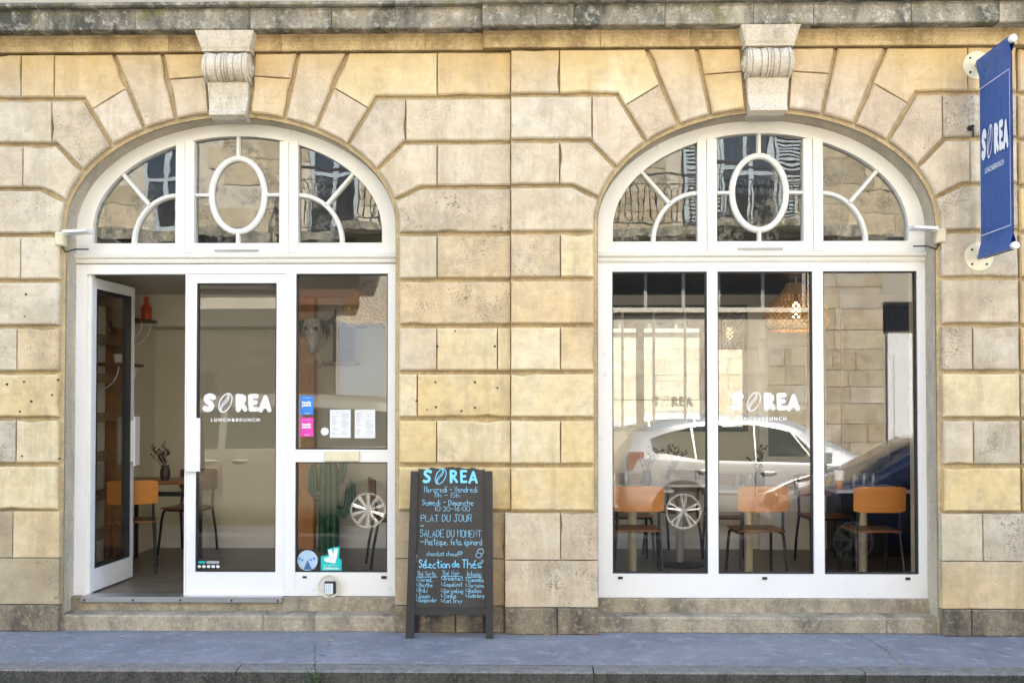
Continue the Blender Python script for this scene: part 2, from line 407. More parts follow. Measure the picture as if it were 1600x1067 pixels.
# word mark: S, coffee bean, R, E, A drawn as fat strokes in a box 3.6 wide and 1 high
def wordmark(mb, x0, z0, w, y, place=None, fat=.30):
    k = w / 3.84; e = .0003
    S = [(.58, .80), (.47, .87), (.34, .87), (.22, .80), (.19, .68), (.28, .56), (.44, .46), (.51, .34), (.45, .2), (.32, .14), (.19, .15), (.14, .19)]
    R1 = [(1.98, .13), (1.97, .86)]; R2 = [(1.99, .85), (2.17, .86), (2.29, .77), (2.28, .62), (2.15, .52), (2.02, .5)]; R3 = [(2.12, .48), (2.36, .14)]
    E = [[(2.68, .14), (2.66, .86)], [(2.66, .86), (2.98, .86)], [(2.66, .5), (2.92, .52)], [(2.68, .14), (3.0, .15)]]
    A = [[(3.22, .09), (3.48, .80)], [(3.48, .80), (3.70, .10)], [(3.34, .29), (3.6, .30)]]
    ca, sa = math.cos(-.45), math.sin(-.45)
    bean = [(1.27 + .31 * math.cos(t) * ca - .55 * math.sin(t) * sa, .5 + .31 * math.cos(t) * sa + .55 * math.sin(t) * ca) for t in [i * math.pi / 14 for i in range(29)]]
    vein = [(1.06, .0), (1.06, .24), (1.2, .42), (1.38, .6), (1.47, .78), (1.47, .99)]; vein2 = [(.98, .06), (.99, .28), (1.12, .47), (1.3, .65), (1.4, .83), (1.38, 1.02)]
    i = 0
    for st, wd in [(S, fat), (R1, fat * .95), (R2, fat * .85), (R3, fat * .85)] + [(q, fat * .85) for q in E] + [(q, fat * .8) for q in A] + [(bean, .055), (vein, .045), (vein2, .045)]:
        m2 = MB(); m2.ribbon([(x0 + p[0] * k, z0 + p[1] * k) for p in st], wd * k, y - e * i); i += 1
        mb.add([place(v[0], v[2], -e * i) if place else v for v in m2.v], m2.f)

# ------------------------------------------------------------------ ground
def sheet(x0, x1, y0, y1, z): return MB().add([(x0, y0, z), (x1, y0, z), (x1, y1, z), (x0, y1, z)], [(0, 1, 2, 3)])
struct(sheet(-200, 200, -200, 200, -.124).obj('road', 'asphalt'))
pv = MB(); pv.box(-16, 16, -.98, .18, -.3, 0); struct(pv.obj('pavement', 'pavement'))
pv = MB(); pv.box(-16, 16, -9.58, -7.95, -.3, 0); struct(pv.obj('pavement', 'pavement'))
PVM = [o for o in COL.objects if o.name == 'pavement'][0]
def crack(pts, w):
    mb = MB().ribbon([(p[0], p[1]) for p in pts], w, 0); mb.v = [(v[0], v[2], .0015) for v in mb.v]; mb.flat = True; return mb.obj('crack', 'plinth', PVM)
crack([(2.36, -.03), (2.40, -.1), (2.43, -.22), (2.42, -.36), (2.44, -.5), (2.43, -.62), (2.40, -.74), (2.41, -.86), (2.38, -.97)], .013)
crack([(3.05, -.42), (3.18, -.55), (3.24, -.7)], .008); crack([(3.3, -.7), (3.36, -.85), (3.33, -.97)], .007); crack([(-2.4, -.12), (-2.2, -.2), (-2.05, -.19)], .006)
crack([(-8, -.975), (8, -.975)], .012); crack([(-8, -.004), (-3.5, -.075), (-1, -.03)], .012); crack([(.5, -.03), (3, -.03)], .02)
rl = random.Random(5); sk = MB()
for k_ in range(150):
    x_, y_ = rl.uniform(-4.4, 4.2), -.97 * rl.random() ** 1.6 - .01; r_ = rl.choice((.004, .006, .009, .014)); n_ = 5
    sk.add([(x_ + r_ * (1.6 if q_ % 2 else 1) * math.cos(6.283 * q_ / n_), y_ + r_ * math.sin(6.283 * q_ / n_), .0022) for q_ in range(n_)], [tuple(range(n_))])
sk.flat = True; struct(sk.obj('grit', 'plinth', PVM), 'stuff')
for k_, (lx, ly, lab) in enumerate(((-2.95, -.24, 'dry leaf lying on the pavement before the open door'), (-1.42, -.33, 'dry leaf lying on the pavement below the wooden hoop'), (.12, -.13, 'orange scrap on the pavement right of the chalkboard'))):
    mb = MB().add([(lx - .022, ly, .003), (lx, ly - .012, .006), (lx + .026, ly + .002, .004), (lx + .002, ly + .012, .009)], [(0, 1, 2, 3)]); mb.flat = True
    lf = mb.obj('fallen_leaf' if k_ < 2 else 'paper_scrap', 'wicker', None, (lx, ly, .003)); tag(lf, lab, 'leaf' if k_ < 2 else 'litter')
kx = [-9.2, -6.1, -3.72, -1.86, .40, 2.10, 4.1, 6.4, 9.0]
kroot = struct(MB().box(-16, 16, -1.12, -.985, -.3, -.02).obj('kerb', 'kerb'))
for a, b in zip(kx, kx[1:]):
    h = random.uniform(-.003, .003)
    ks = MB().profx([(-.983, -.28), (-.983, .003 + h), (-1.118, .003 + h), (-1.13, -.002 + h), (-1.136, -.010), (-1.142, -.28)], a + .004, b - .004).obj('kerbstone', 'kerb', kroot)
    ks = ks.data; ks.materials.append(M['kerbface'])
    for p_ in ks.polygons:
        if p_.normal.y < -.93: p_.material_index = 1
MB().box(-16, 16, -7.95, -7.82, -.3, .002).obj('kerb', 'kerb').__setitem__('kind', 'structure')

# ------------------------------------------------------------------ the cafe building
B = thing('cafe_building', 'cream limestone cafe building with two arched shopfronts and weathered cornice', 'building')
CXL, CXR, HW, AB, ZC = -2.245, 1.745, 1.245, .83, 3.005
XBRK, XEND = -.14, 3.585
FR = -.045                                  # the right-hand bay stands this much forward
ZT = 4.315; CD = .034
PITCH = .343; ZJ = [.885 + PITCH * k for k in range(7)]       # joints below the arches: .885 .. 2.943
WT = .5; HB = 7.25               # eaves height: the shade of this house ends in the road, short of the parked cars
def base_wall():
    m = MB()
    def pier(x0, x1, y0, z0=0, z1=4.3): m.box(x0, x1, y0, WT, z0, z1)
    pier(-9, CXL - HW, 0); pier(CXL + HW, XBRK, 0); pier(XBRK, CXR - HW, FR); pier(CXR + HW, XEND, FR); pier(XEND, 9, 0)
    for cx, y0 in ((CXL, 0), (CXR, FR)):
        ap = arc(cx, ZC, HW, AB, math.pi, 0, 40); ap = [(cx - HW, ZC)] + ap[1:-1] + [(cx + HW, ZC)]
        top = [(p[0], 4.3) for p in ap]; n = len(ap)
        vs = []
        for y in (y0, WT): vs += [(p[0], y, p[1]) for p in ap] + [(p[0], y, p[1]) for p in top]
        fs = []
        for i in range(n - 1):
            fs += [(i, i + 1, n + i + 1, n + i), (2 * n + i + 1, 2 * n + i, 3 * n + i, 3 * n + i + 1), (i, 2 * n + i, 2 * n + i + 1, i + 1)]
        m.add(vs, fs)
    return m
base_wall().obj('wall', 'joint', B)
# jamb and soffit lining, set back from the block faces and slightly greyer
for cx, y0 in ((CXL, .012), (CXR, FR + .012)):
    m = MB(); n = 44
    pts = [(cx - HW, .12)] + [(cx - HW, .12 + (ZC - .12) * i / 8) for i in range(1, 8)] + arc(cx, ZC, HW, AB, math.pi, 0, n) + [(cx + HW, ZC - (ZC - .12) * i / 8) for i in range(1, 9)]
    c = Vector((cx, 2.2)); inn = []
    for i, p in enumerate(pts):
        q0 = Vector(pts[max(0, i - 1)]); q1 = Vector(pts[min(len(pts) - 1, i + 1)]); d = (q1 - q0).normalized(); inn.append((p[0] + d.y * .004, p[1] - d.x * .004))
    k = len(pts); vs = [(p[0], y0, p[1]) for p in inn] + [(p[0], .3, p[1]) for p in inn]
    m.add(vs, [(i, i + 1, k + i + 1, k + i) for i in range(k - 1)]); m.obj('jamb_lining', 'jamb', B)
# upper storeys (out of the picture, they shade the street)
m = MB(); m.box(-14, 14, -.02, WT, 4.66, HB); m.box(-14, 14, WT, 9, HB - .3, HB); m.box(-14, -8.7, WT, 9, 0, HB - .3); m.box(8.7, 14, WT, 9, 0, HB - .3); m.box(-9, 9, 8.7, 9, 0, HB - .3)
m.box(-9, 9, .02, WT, 4.3, 4.66); m.obj('upper_wall', 'plaster', B)

TINT = {'c': ((.70, .61, .46), .5), 'w': ((.70, .625, .485), .45), 'p': ((.66, .58, .45), .85), 'g': ((.61, .545, .43), .95), 'y': ((.75, .60, .33), .14),
        'l': ((.77, .665, .43), .14), 'o': ((.71, .565, .345), .45), 'q': ((.69, .56, .37), 1.0), 'k': ((.68, .58, .445), .65), 'b': ((.50, .415, .28), .7), 's': ((.4, .34, .25), .8)}
def stone(poly, yf, kind, yb=None, gap=.015, bev=.012):
    if not ccw(poly):
        n = len(poly); poly = [(poly[(n - i) % n][0], poly[(n - i) % n][1], poly[(n - i - 1) % n][2]) for i in range(n)]
    D = {'g': gap, 's': .0022, 'a': .030, 'n': 0.0, 'm': .012}
    q = offset(poly, [D[p[2]] for p in poly])
    tg = [p[2] for p in poly]; q2 = []; t2 = []
    for i in range(len(q)):                      # worn arrises: uneven edges with the odd chip
        A_, B_ = Vector(q[i]), Vector(q[(i + 1) % len(q)]); L_ = (B_ - A_).length; n_ = max(1, int(L_ / .085)); nn = Vector((-(B_ - A_).y, (B_ - A_).x)).normalized() if L_ > 1e-6 else Vector((0, 0))
        for k_ in range(n_):
            P_ = A_.lerp(B_, k_ / n_)
            if k_: P_ = P_ + nn * (random.uniform(.006, .016) if random.random() < (.07 if tg[i] != 's' else .02) else random.uniform(0, .0022))
            q2.append((P_.x, P_.y)); t2.append(tg[i])
    q = q2
    mb = MB().prism(q, yf + random.uniform(-.003, .003), (yb if yb is not None else yf + .055), [.0035 if t_ in 'sn' else bev for t_ in t2])
    (r, g, b), a = TINT[kind]; j = random.uniform(.96, 1.04); w = random.uniform(-.008, .008)
    mb.obj('stone_block', 'stone', B, color=(r * j + w, g * j, b * j - w, min(1, a * random.uniform(.8, 1.2))))
def rect(x0, x1, z0, z1, l='g', r='g', b='g', t='g'): return [(x0, z0, b), (x1, z0, r), (x1, z1, t), (x0, z1, l)]
def stones(poly, cuts, yf, kinds, **kw):
    """cut a course at the given x positions; kinds are listed from left to right"""
    parts = []; rest = poly
    for x in cuts:
        a = clip(rest, (x, 9), (x, -9)); rest2 = clip(rest, (x, -9), (x, 9))   # a: right of the downward line? sorted below
        la = sum(p[0] for p in a) / len(a) if a else 1e9; lb = sum(p[0] for p in rest2) / len(rest2) if rest2 else 1e9
        l, r_ = (a, rest2) if la < lb else (rest2, a)
        parts.append(l); rest = r_
    parts.append(rest)
    for i, p in enumerate(parts): stone(p, yf, kinds[i % len(kinds)], **kw)

# voussoir joints, one side: foot on the arch (dx), knee (dx, z)
JT = [(.405, .515, ZT), (.635, .885, ZT), (.875, 1.10, 3.965), (1.09, 1.305, 3.625), (1.215, 1.43, 3.29)]
def archz(dx, a=HW, b=AB): return ZC + b * math.sqrt(max(0, 1 - (dx / a) ** 2))
def arch_pts(d0, d1, n=5):      # along the arch from d0 to d1 as (dx, z)
    t0 = math.acos(min(1, d0 / HW)); t1 = math.acos(min(1, d1 / HW))
    return [(HW * math.cos(t0 + (t1 - t0) * i / n), ZC + AB * math.sin(t0 + (t1 - t0) * i / n)) for i in range(n + 1)]
def half_arch(cx, sg, xe, yf, cuts, kinds, etag='s'):
    """the stones on one side of an arch; sg -1 left, +1 right; xe outer end of the courses"""
    X = lambda d: cx + sg * d
    key = .165
    # stone beside the keystone (with its bed joint)
    ap = arch_pts(.16, JT[0][0], 4)
    poly = [(X(key + .03), ZT, 'g'), (X(JT[0][1]), ZT, 'g')] + [(X(d), z, 'a') for d, z in reversed(ap)]
    poly[-1] = (poly[-1][0], poly[-1][1], 's')
    for k, q in enumerate(split(poly, (X(.1), 4.135), (X(.6), 4.10))): stone(q, yf, kinds[0][k % len(kinds[0])])
    # first voussoir
    ap = arch_pts(JT[0][0], JT[1][0], 4)
    stone([(X(JT[0][1]), ZT, 'g'), (X(JT[1][1]), ZT, 'g')] + [(X(d), z, 'a') for d, z in reversed(ap[1:])] + [(X(ap[0][0]), ap[0][1], 'g')], yf, kinds[1][0])
    # stepped stones running into the courses
    for i in range(1, 5):
        f0, k0, z0 = JT[i]
        if i < 4: f1, k1, z1 = JT[i + 1]
        ap = arch_pts(f0, JT[i + 1][0], 4) if i < 4 else [(f0, archz(f0)), (HW, ZC + .06), (HW, ZC)]
        top = [(X(f0), archz(f0), 'g'), (X(k0), z0, 'g'), (xe, z0, etag)]
        bot = [(xe, z1, 'g'), (X(k1), z1, 'g')] if i < 4 else [(xe, ZJ[6], 'g'), (X(HW), ZJ[6], 'a')]
        tail = [(X(d), z, 'a') for d, z in reversed(ap[1:])]
        poly = top + bot + tail
        if i == 1:
            pcs = split(poly, (X(.75), 4.06), (X(1.04), 3.885))
            pcs.sort(key=lambda q: min(p[1] for p in q))
            stone(pcs[0], yf, kinds[2][-1]); poly = pcs[-1]
            # polygons keep their tags through the cut
        stones(poly, sorted(cuts[i - 1]), yf, kinds[i + 1])
YL, YR = -.046, FR - .046
half_arch(CXL, -1, -4.9, YL, [[-3.82, -3.57], [-3.585], [-3.80], []], [['k', 'o'], ['k'], ['c', 'o', 'o', 'k'], ['w', 'p'], ['c', 'w'], ['p']])
half_arch(CXL, 1, XBRK, YL, [[-.69], [-.925], [-.69], []], [['k', 'o'], ['c'], ['l', 'o', 'k'], ['k', 'w'], ['c', 'c'], ['p']])
half_arch(CXR, -1, XBRK, YR, [[.22], [.46], [.22], []], [['o', 'o'], ['c'], ['c', 'l', 'k'], ['w', 'k'], ['w', 'c'], ['c']])
half_arch(CXR, 1, XEND, YR, [[3.22], [3.03], [3.23], []], [['k', 'k'], ['k'], ['o', 'o', 'k'], ['k', 'g'], ['c', 'w'], ['p']], 'm')
# plain courses
def course(i): return (ZJ[i], ZJ[i + 1])
LW = [['l'], ['g', 'l'], ['y', 'y'], ['p', 'q'], ['w'], ['c', 'w']]; LC = [[], [-3.83], [], [-3.83], [], [-3.81]]
ML = [['y'], ['y', 'l'], ['l', 'y'], ['c', 'l', 'l'], ['q'], ['w', 'q']]; MLC = [[], [-.69], [-.835], [-.69, -.24], [], [-.69]]
MR = [['y'], ['l', 'y'], ['l'], ['l', 'o'], ['o'], ['q', 'l']]; MRC = [[], [.225], [], [.225], [], [.225]]
RW = [['y'], ['w', 'g'], ['l'], ['g', 'g'], ['p'], ['p']]; RC = [[], [3.235], [], [3.235], [], []]
for i in range(6):
    z0, z1 = course(i)
    stones(rect(-4.9, CXL - HW, z0, z1, r='a'), LC[i], YL, LW[i])
    stones(rect(CXL + HW, XBRK, z0, z1, l='a', r='s'), MLC[i], YL, ML[i])
    stones(rect(XBRK, CXR - HW, z0, z1, l='s', r='a'), MRC[i], YR, MR[i])
    stones(rect(CXR + HW, XEND, z0, z1, l='a', r='m'), RC[i], YR, RW[i])
for i in range(-1, 10):
    z0 = ZJ[0] + PITCH * i if i >= 0 else .54; z1 = ZJ[0] + PITCH * (i + 1)
    stone(rect(XEND + .01, 4.9, z0, min(z1, ZT), l='m'), YL, random.choice('oqyc'))
# old fixing holes in the smooth blocks
for px, py in ((3, 600), (30, 596), (75, 617), (42, 627), (24, 643), (84, 593), (680, 597), (742, 597), (681, 636), (742, 637), (650, 626), (667, 640), (721, 642), (777, 606), (683, 541), (773, 541), (28, 713), (87, 717), (30, 493), (32, 458), (711, 517), (600 + 700 / 2.96, 597)):
    hx_ = (px - 828) / 211.5; hz_ = 1.7 - (py - 627) / 211.5; r0_ = random.uniform(.006, .010)
    MB().lathe([(r0_, .01), (r0_, -.0045), (r0_ * .5, -.0046)], (hx_, YL, hz_), 9, 'y').obj('fixing_hole', 'gasket', B)
# plinth courses without grooves
for x0, x1, yf, c1, c2, c3, k1, k2 in ((-4.9, CXL - HW, -.06, [-3.84], [], [-3.95], 'bo', 'b'), (CXL + HW, XBRK - .045, -.045, [-.6], [], [-.55], 'bb', 'b'),
                                       (XBRK - .045, CXR - HW, FR - .06, [.225], [], [.2], 'wk', 'p'), (CXR + HW, XEND, FR - .06, [3.29], [], [3.2], 'wg', 'o'), (XEND, 4.9, -.05, [], [], [], 'g', 'o')):
    stones(rect(x0, x1, .54, .885, 's', 's', 's', 's'), c1, yf, list(k1), yb=.02)
    stones(rect(x0, x1, .195, .54, 's', 's', 's', 's'), c2, yf, list(k2), yb=.02)
    lo = x0
    for xx in c3 + [x1]:
        MB().prism([(lo + .003, 0), (xx - .003, 0), (xx - .003, .193), (lo + .003, .193)], yf - .012, .02, .008).obj('plinth_stone', 'plinth', B); lo = xx
# cornice
def cornice_run(x0, x1, dy, cuts, tiltseed):
    xs = [x0] + cuts + [x1]
    for a, b in zip(xs, xs[1:]):
        t = random.uniform(-.004, .004)
        MB().profx([(y_, z_ + CD) for y_, z_ in [(.03, 4.392), (-.19 + dy + t, 4.392), (-.2 + dy + t, 4.40), (-.2 + dy + t, 4.528), (-.215 + dy + t, 4.54), (.03, 4.54)]], a + .002, b - .002).obj('cornice_block', 'cornice', B)
    for a, b in zip([x0] + cuts[1::2] + [x1], cuts[1::2] + [x1]):
        t = random.uniform(-.006, .004)
        MB().profx([(y_, z_ + CD) for y_, z_ in [(.03, 4.543), (-.245 + dy + t, 4.543), (-.262 + dy + t, 4.552), (-.262 + dy + t, 4.572), (-.24 + dy + t, 4.582), (-.06, 4.64), (.03, 4.64)]], a + .002, b - .002).obj('cornice_cap', 'cornice', B)
    for a, b in zip([x0] + [c + .2 for c in cuts] + [x1], [c + .2 for c in cuts] + [x1]):
        if b - a < .1: continue
        MB().profx([(y_, z_ + CD) for y_, z_ in [(.03, 4.278), (-.062 + dy, 4.278), (-.066 + dy, 4.283), (-.066 + dy, 4.318), (-.058 + dy, 4.324), (-.06 + dy, 4.345), (-.072 + dy, 4.37), (-.1 + dy, 4.39), (.03, 4.39)]], a + .0015, b - .0015).obj('moulding_block', 'ochre', B)
cornice_run(-4.9, -.345, 0, [-4.3, -3.62, -2.9, -2.05, -1.45, -.98], 0)
cornice_run(-.345, 4.9, FR, [.32, .98, 1.62, 2.05, 2.75, 3.38, 3.95], 1)
# keystone consoles
for cx, dy in ((CXL, 0), (CXR, FR)):
    body = MB(); n = 8
    secs = [(4.12, .160, -.13), (4.075, .158, -.135), (4.06, .150, -.145), (4.02, .149, -.13), (3.95, .145, -.115), (3.875, .139, -.125), (3.85, .137, -.145), (3.825, .135, -.145), (3.80, .12, -.09)]
    vs = []
    for z, w, y in secs: vs += [(cx - w, y + .04 + dy, z), (cx + w, y + .04 + dy, z), (cx + w, .06, z), (cx - w, .06, z)]
    fs = [(4 * i + k, 4 * i + (k + 1) % 4, 4 * i + 4 + (k + 1) % 4, 4 * i + 4 + k) for i in range(len(secs) - 1) for k in range(4)] + [(0, 3, 2, 1), tuple(4 * (len(secs) - 1) + k for k in range(4))]
    body.add(vs, fs); con = body.obj('console', 'console', B)
    MB().profx([(.03, 4.285), (-.15 + dy, 4.285), (-.155 + dy, 4.30), (-.165 + dy, 4.315), (-.182 + dy, 4.37), (-.196 + dy, 4.423), (.03, 4.423)], cx - .178, cx + .178).obj('console_cap', 'console', con)
    # flared ends of the cap
    for sg in (-1, 1):
        MB().add([(cx + sg * .178, .03, 4.30), (cx + sg * .178, -.155 + dy, 4.30), (cx + sg * .178, -.196 + dy, 4.422), (cx + sg * .178, .03, 4.422), (cx + sg * .216, .03, 4.422), (cx + sg * .216, -.195 + dy, 4.422)],
                 [(0, 1, 2, 3), (3, 2, 5, 4), (1, 5, 2), (0, 3, 4), (0, 4, 5, 1)]).obj('cap_return', 'console', con)
    sc = MB(); xs = []; nx = 60; w = .165; vs = []
    for i in range(nx + 1):
        u = -1 + 2 * i / nx; rr = .108 - .010 * (abs(math.sin(u * math.pi * 2.5)) < .22) - (.012 if abs(abs(u) - .12) < .02 else 0) + .004 * math.cos(u * 7) - (.01 if abs(u) > .93 else 0)
        vs += [(cx + u * w * (1 - .0), -.088 + dy - rr * 1.05 * math.sin(t) * (1 if True else 0), 4.175 + rr * math.cos(t)) for t in [k * math.pi / 12 for k in range(13)]]
    fs = [(i * 13 + k, i * 13 + k + 1, (i + 1) * 13 + k + 1, (i + 1) * 13 + k) for i in range(nx) for k in range(12)]
    fs += [tuple(range(13)), tuple(nx * 13 + k for k in reversed(range(13)))]
    sc.add(vs, fs); sc.obj('scroll', 'console', con, smooth=True)
    MB().box(cx - .165, cx + .165, -.088 + dy, .03, 4.07, 4.284).obj('scroll_backing', 'console', con)
    for sg in (-1, 1):
        v = MB(); v.lathe([(.06, 0), (.06, .012), (.045, .02), (.04, .012), (.025, .012), (.022, .028), (.008, .032)] if sg > 0 else [(.06, 0), (.06, -.012), (.045, -.02), (.04, -.012), (.025, -.012), (.022, -.028), (.008, -.032)], (cx + sg * .165, -.088 + dy, 4.17), 18, 'x')
        v.obj('volute', 'console', con, smooth=True)
# steps and thresholds
for cx, x0, x1, cut in ((CXL, CXL - HW - .03, CXL + HW, [-1.98, -1.6]), (CXR, CXR - HW, CXR + HW + .01, [2.62])):
    lo = x0
    for xx in cut + [x1]:
        MB().profx([(-.022, 0), (-.02, .1), (-.008, .112), (.2, .122), (.2, 0)], lo + .002, xx - .002).obj('step_stone', 'sill', B); lo = xx
    MB().profx([(.128, .10), (.13, .212), (.14, .219), (.3, .219), (.3, .10)], max(x0, cx - HW), x1).obj('threshold', 'sill', B)

# ------------------------------------------------------------------ joinery
YF, YB, YG = .175, .255, .215      # frame front, back, glass
def ring(mb, x0, x1, z0, z1, w, y0, y1, b=.004):
    mb.box(x0, x0 + w, y0, y1, z0, z1); mb.box(x1 - w, x1, y0, y1, z0, z1); mb.box(x0 + w, x1 - w, y0, y1, z0, z0 + w); mb.box(x0 + w, x1 - w, y0, y1, z1 - w, z1); return mb
def pane(x0, x1, z0, z1, parent, y=YG, mat='glass', name='pane'):
    ring(MB(), x0 - .004, x1 + .004, z0 - .004, z1 + .004, .014, y - .022, y + .022).obj('gasket', 'gasket', parent)
    p = MB(); p.box(x0 + .008, x1 - .008, y - .003, y + .003, z0 + .008, z1 - .008); return p.obj(name, mat, parent)
ZH, ZF, ZS = 2.677, .222, .40
# left shopfront: fixed frame with a fixed side light; a pair of doors
fl = MB(); XL0, XL1 = CXL - HW + .004, CXL + HW - .004
fl.box(XL0, -3.405, YF, YB, ZF, 2.752); fl.box(-3.405, XL1, YF, YB, ZH, 2.752)
fl.box(-1.872, -1.79, YF, YB, ZF, ZH); fl.box(-1.085, XL1, YF, YB, ZF, ZH); fl.box(-1.79, -1.085, YF, YB, 1.238, 1.333); fl.box(-1.79, -1.085, YF + .004, YB, ZF, ZS)
shopL = fl.obj('shopfront_frame', 'white', B)
pane(-1.79, -1.085, 1.333, ZH, shopL); pane(-1.79, -1.085, ZS, 1.238, shopL)
MB().box(-3.40, -1.87, .10, .24, .186, .226).obj('threshold_bar', 'metal', shopL)
for x in (-3.37, -3.0, -2.64, -2.25, -1.9): MB().lathe([(.008, 0), (.008, -.004), (.004, -.006)], (x, .10, .2), 8, 'y').obj('screw', 'steel', shopL)
MB().box(-1.565, -1.295, YF - .02, YF, 1.243, 1.322, .005).obj('letter_flap', 'creamplastic', shopL)
MB().box(-1.13, -1.088, YF - .006, YF + .004, .355, .375).obj('drain_cover', 'gasket', shopL)
MB().box(-1.73, -1.70, YF - .006, YF + .004, .357, .372).obj('drain_cover', 'gasket', shopL)
# hinged frame strip of the open leaf
MB().box(-3.405, -3.375, YF + .02, YB, ZF, ZH).obj('hinge_post', 'oldwhite', shopL)
# closed right leaf
dr = MB(); X0, X1 = -2.642, -1.874
dr.box(X0, X0 + .012, YF + .004, YB, ZF + .004, ZH - .003); dr.box(X0 + .014, -2.556, YF + .006, YB, ZF + .004, ZH - .003); dr.box(-1.94, X1, YF + .006, YB, ZF + .004, ZH - .003)
dr.box(-2.556, -1.94, YF + .006, YB, 2.607, ZH - .003); dr.box(-2.556, -1.94, YF + .006, YB, ZF + .004, ZS)
doorR = dr.obj('door', 'white', B); pane(-2.556, -1.94, ZS, 2.607, doorR)
MB().box(-2.628, -2.515, YF - .028, YF - .012, 1.165, 1.573, .004).obj('pull_handle', 'white', doorR)
MB().box(-2.600, -2.575, YF - .014, YF + .008, 1.2, 1.54).obj('handle_mount', 'metal', doorR)
lt = MB(); wordmark(lt, -2.515, 1.62, .535, YG - .0045); lt.flat = True; lt.obj('lettering', 'vinyl', doorR)
lt = MB(); put_text(lt, 'LUNCH&BRUNCH', -2.45, -2.075, 1.545, 1.572, YG - .0045, .03, 1.45); lt.obj('lettering', 'vinyl', doorR)
# open left leaf, hinged at the left, swung into the room
leaf = bpy.data.objects.new('open_door', None)
lw = .735; dl = MB(); dl.box(0, .075, 0, .06, .235, 2.655); dl.box(lw - .075, lw, 0, .06, .235, 2.655); dl.box(.075, lw - .075, 0, .06, 2.57, 2.655); dl.box(.075, lw - .075, 0, .06, .235, .415)
dg = ring(MB(), .071, lw - .071, .411, 2.574, .018, -.004, .064); dp = MB(); dp.box(.08, lw - .08, .026, .032, .42, 2.565)
hd = MB(); hd.box(lw - .075, lw + .02, -.045, -.03, 1.165, 1.573, .004); hd.box(lw - .06, lw - .03, -.03, .0, 1.2, 1.54)
a = R(86.5); HX, HY = -3.372, .20
def swing(mb):
    o = MB(); o.v = [(HX + v[0] * math.cos(a) - v[1] * math.sin(a), HY + v[0] * math.sin(a) + v[1] * math.cos(a), v[2]) for v in mb.v]; o.f = mb.f; return o
bpy.data.objects.remove(leaf)
doorL = swing(dl).obj('door', 'white', B); doorL['label'] = 'open door leaf swung into the cafe'
swing(dg).obj('gasket', 'gasket', doorL); swing(dp).obj('pane', 'doorglass', doorL); swing(hd).obj('pull_handle', 'white', doorL)
# right shopfront
fr = MB(); dyr = -.02; XR0, XR1 = CXR - HW + .004, CXR + HW - .004
y0, y1 = YF + dyr, YB + dyr; gx = [(.625, 1.344), (1.422, 2.140), (2.219, 2.926)]
fr.box(XR0, XR1, y0, y1, 2.685, 2.765); fr.box(XR0, XR1, y0, y1, .222, .40)
for p, q in ((XR0, gx[0][0]), (gx[0][1], gx[1][0]), (gx[1][1], gx[2][0]), (gx[2][1], XR1)): fr.box(p, q, y0, y1, .40, 2.685)
shopR = fr.obj('shopfront_frame', 'white', B)
for p, q in gx: pane(p, q, .40, 2.685, shopR, YG + dyr)
for x in (.665, 1.75, 2.82): MB().box(x, x + .036, y0 - .006, y0 + .003, .36, .38).obj('drain_cover', 'gasket', shopR)
lt = MB(); wordmark(lt, 1.525, 1.63, .525, YG + dyr - .0045); lt.flat = True; lt.obj('lettering', 'vinyl', shopR)
lt = MB(); put_text(lt, 'LUNCH&BRUNCH', 1.57, 1.945, 1.555, 1.582, YG + dyr - .0045, .03, 1.45); lt.obj('lettering', 'vinyl', shopR)

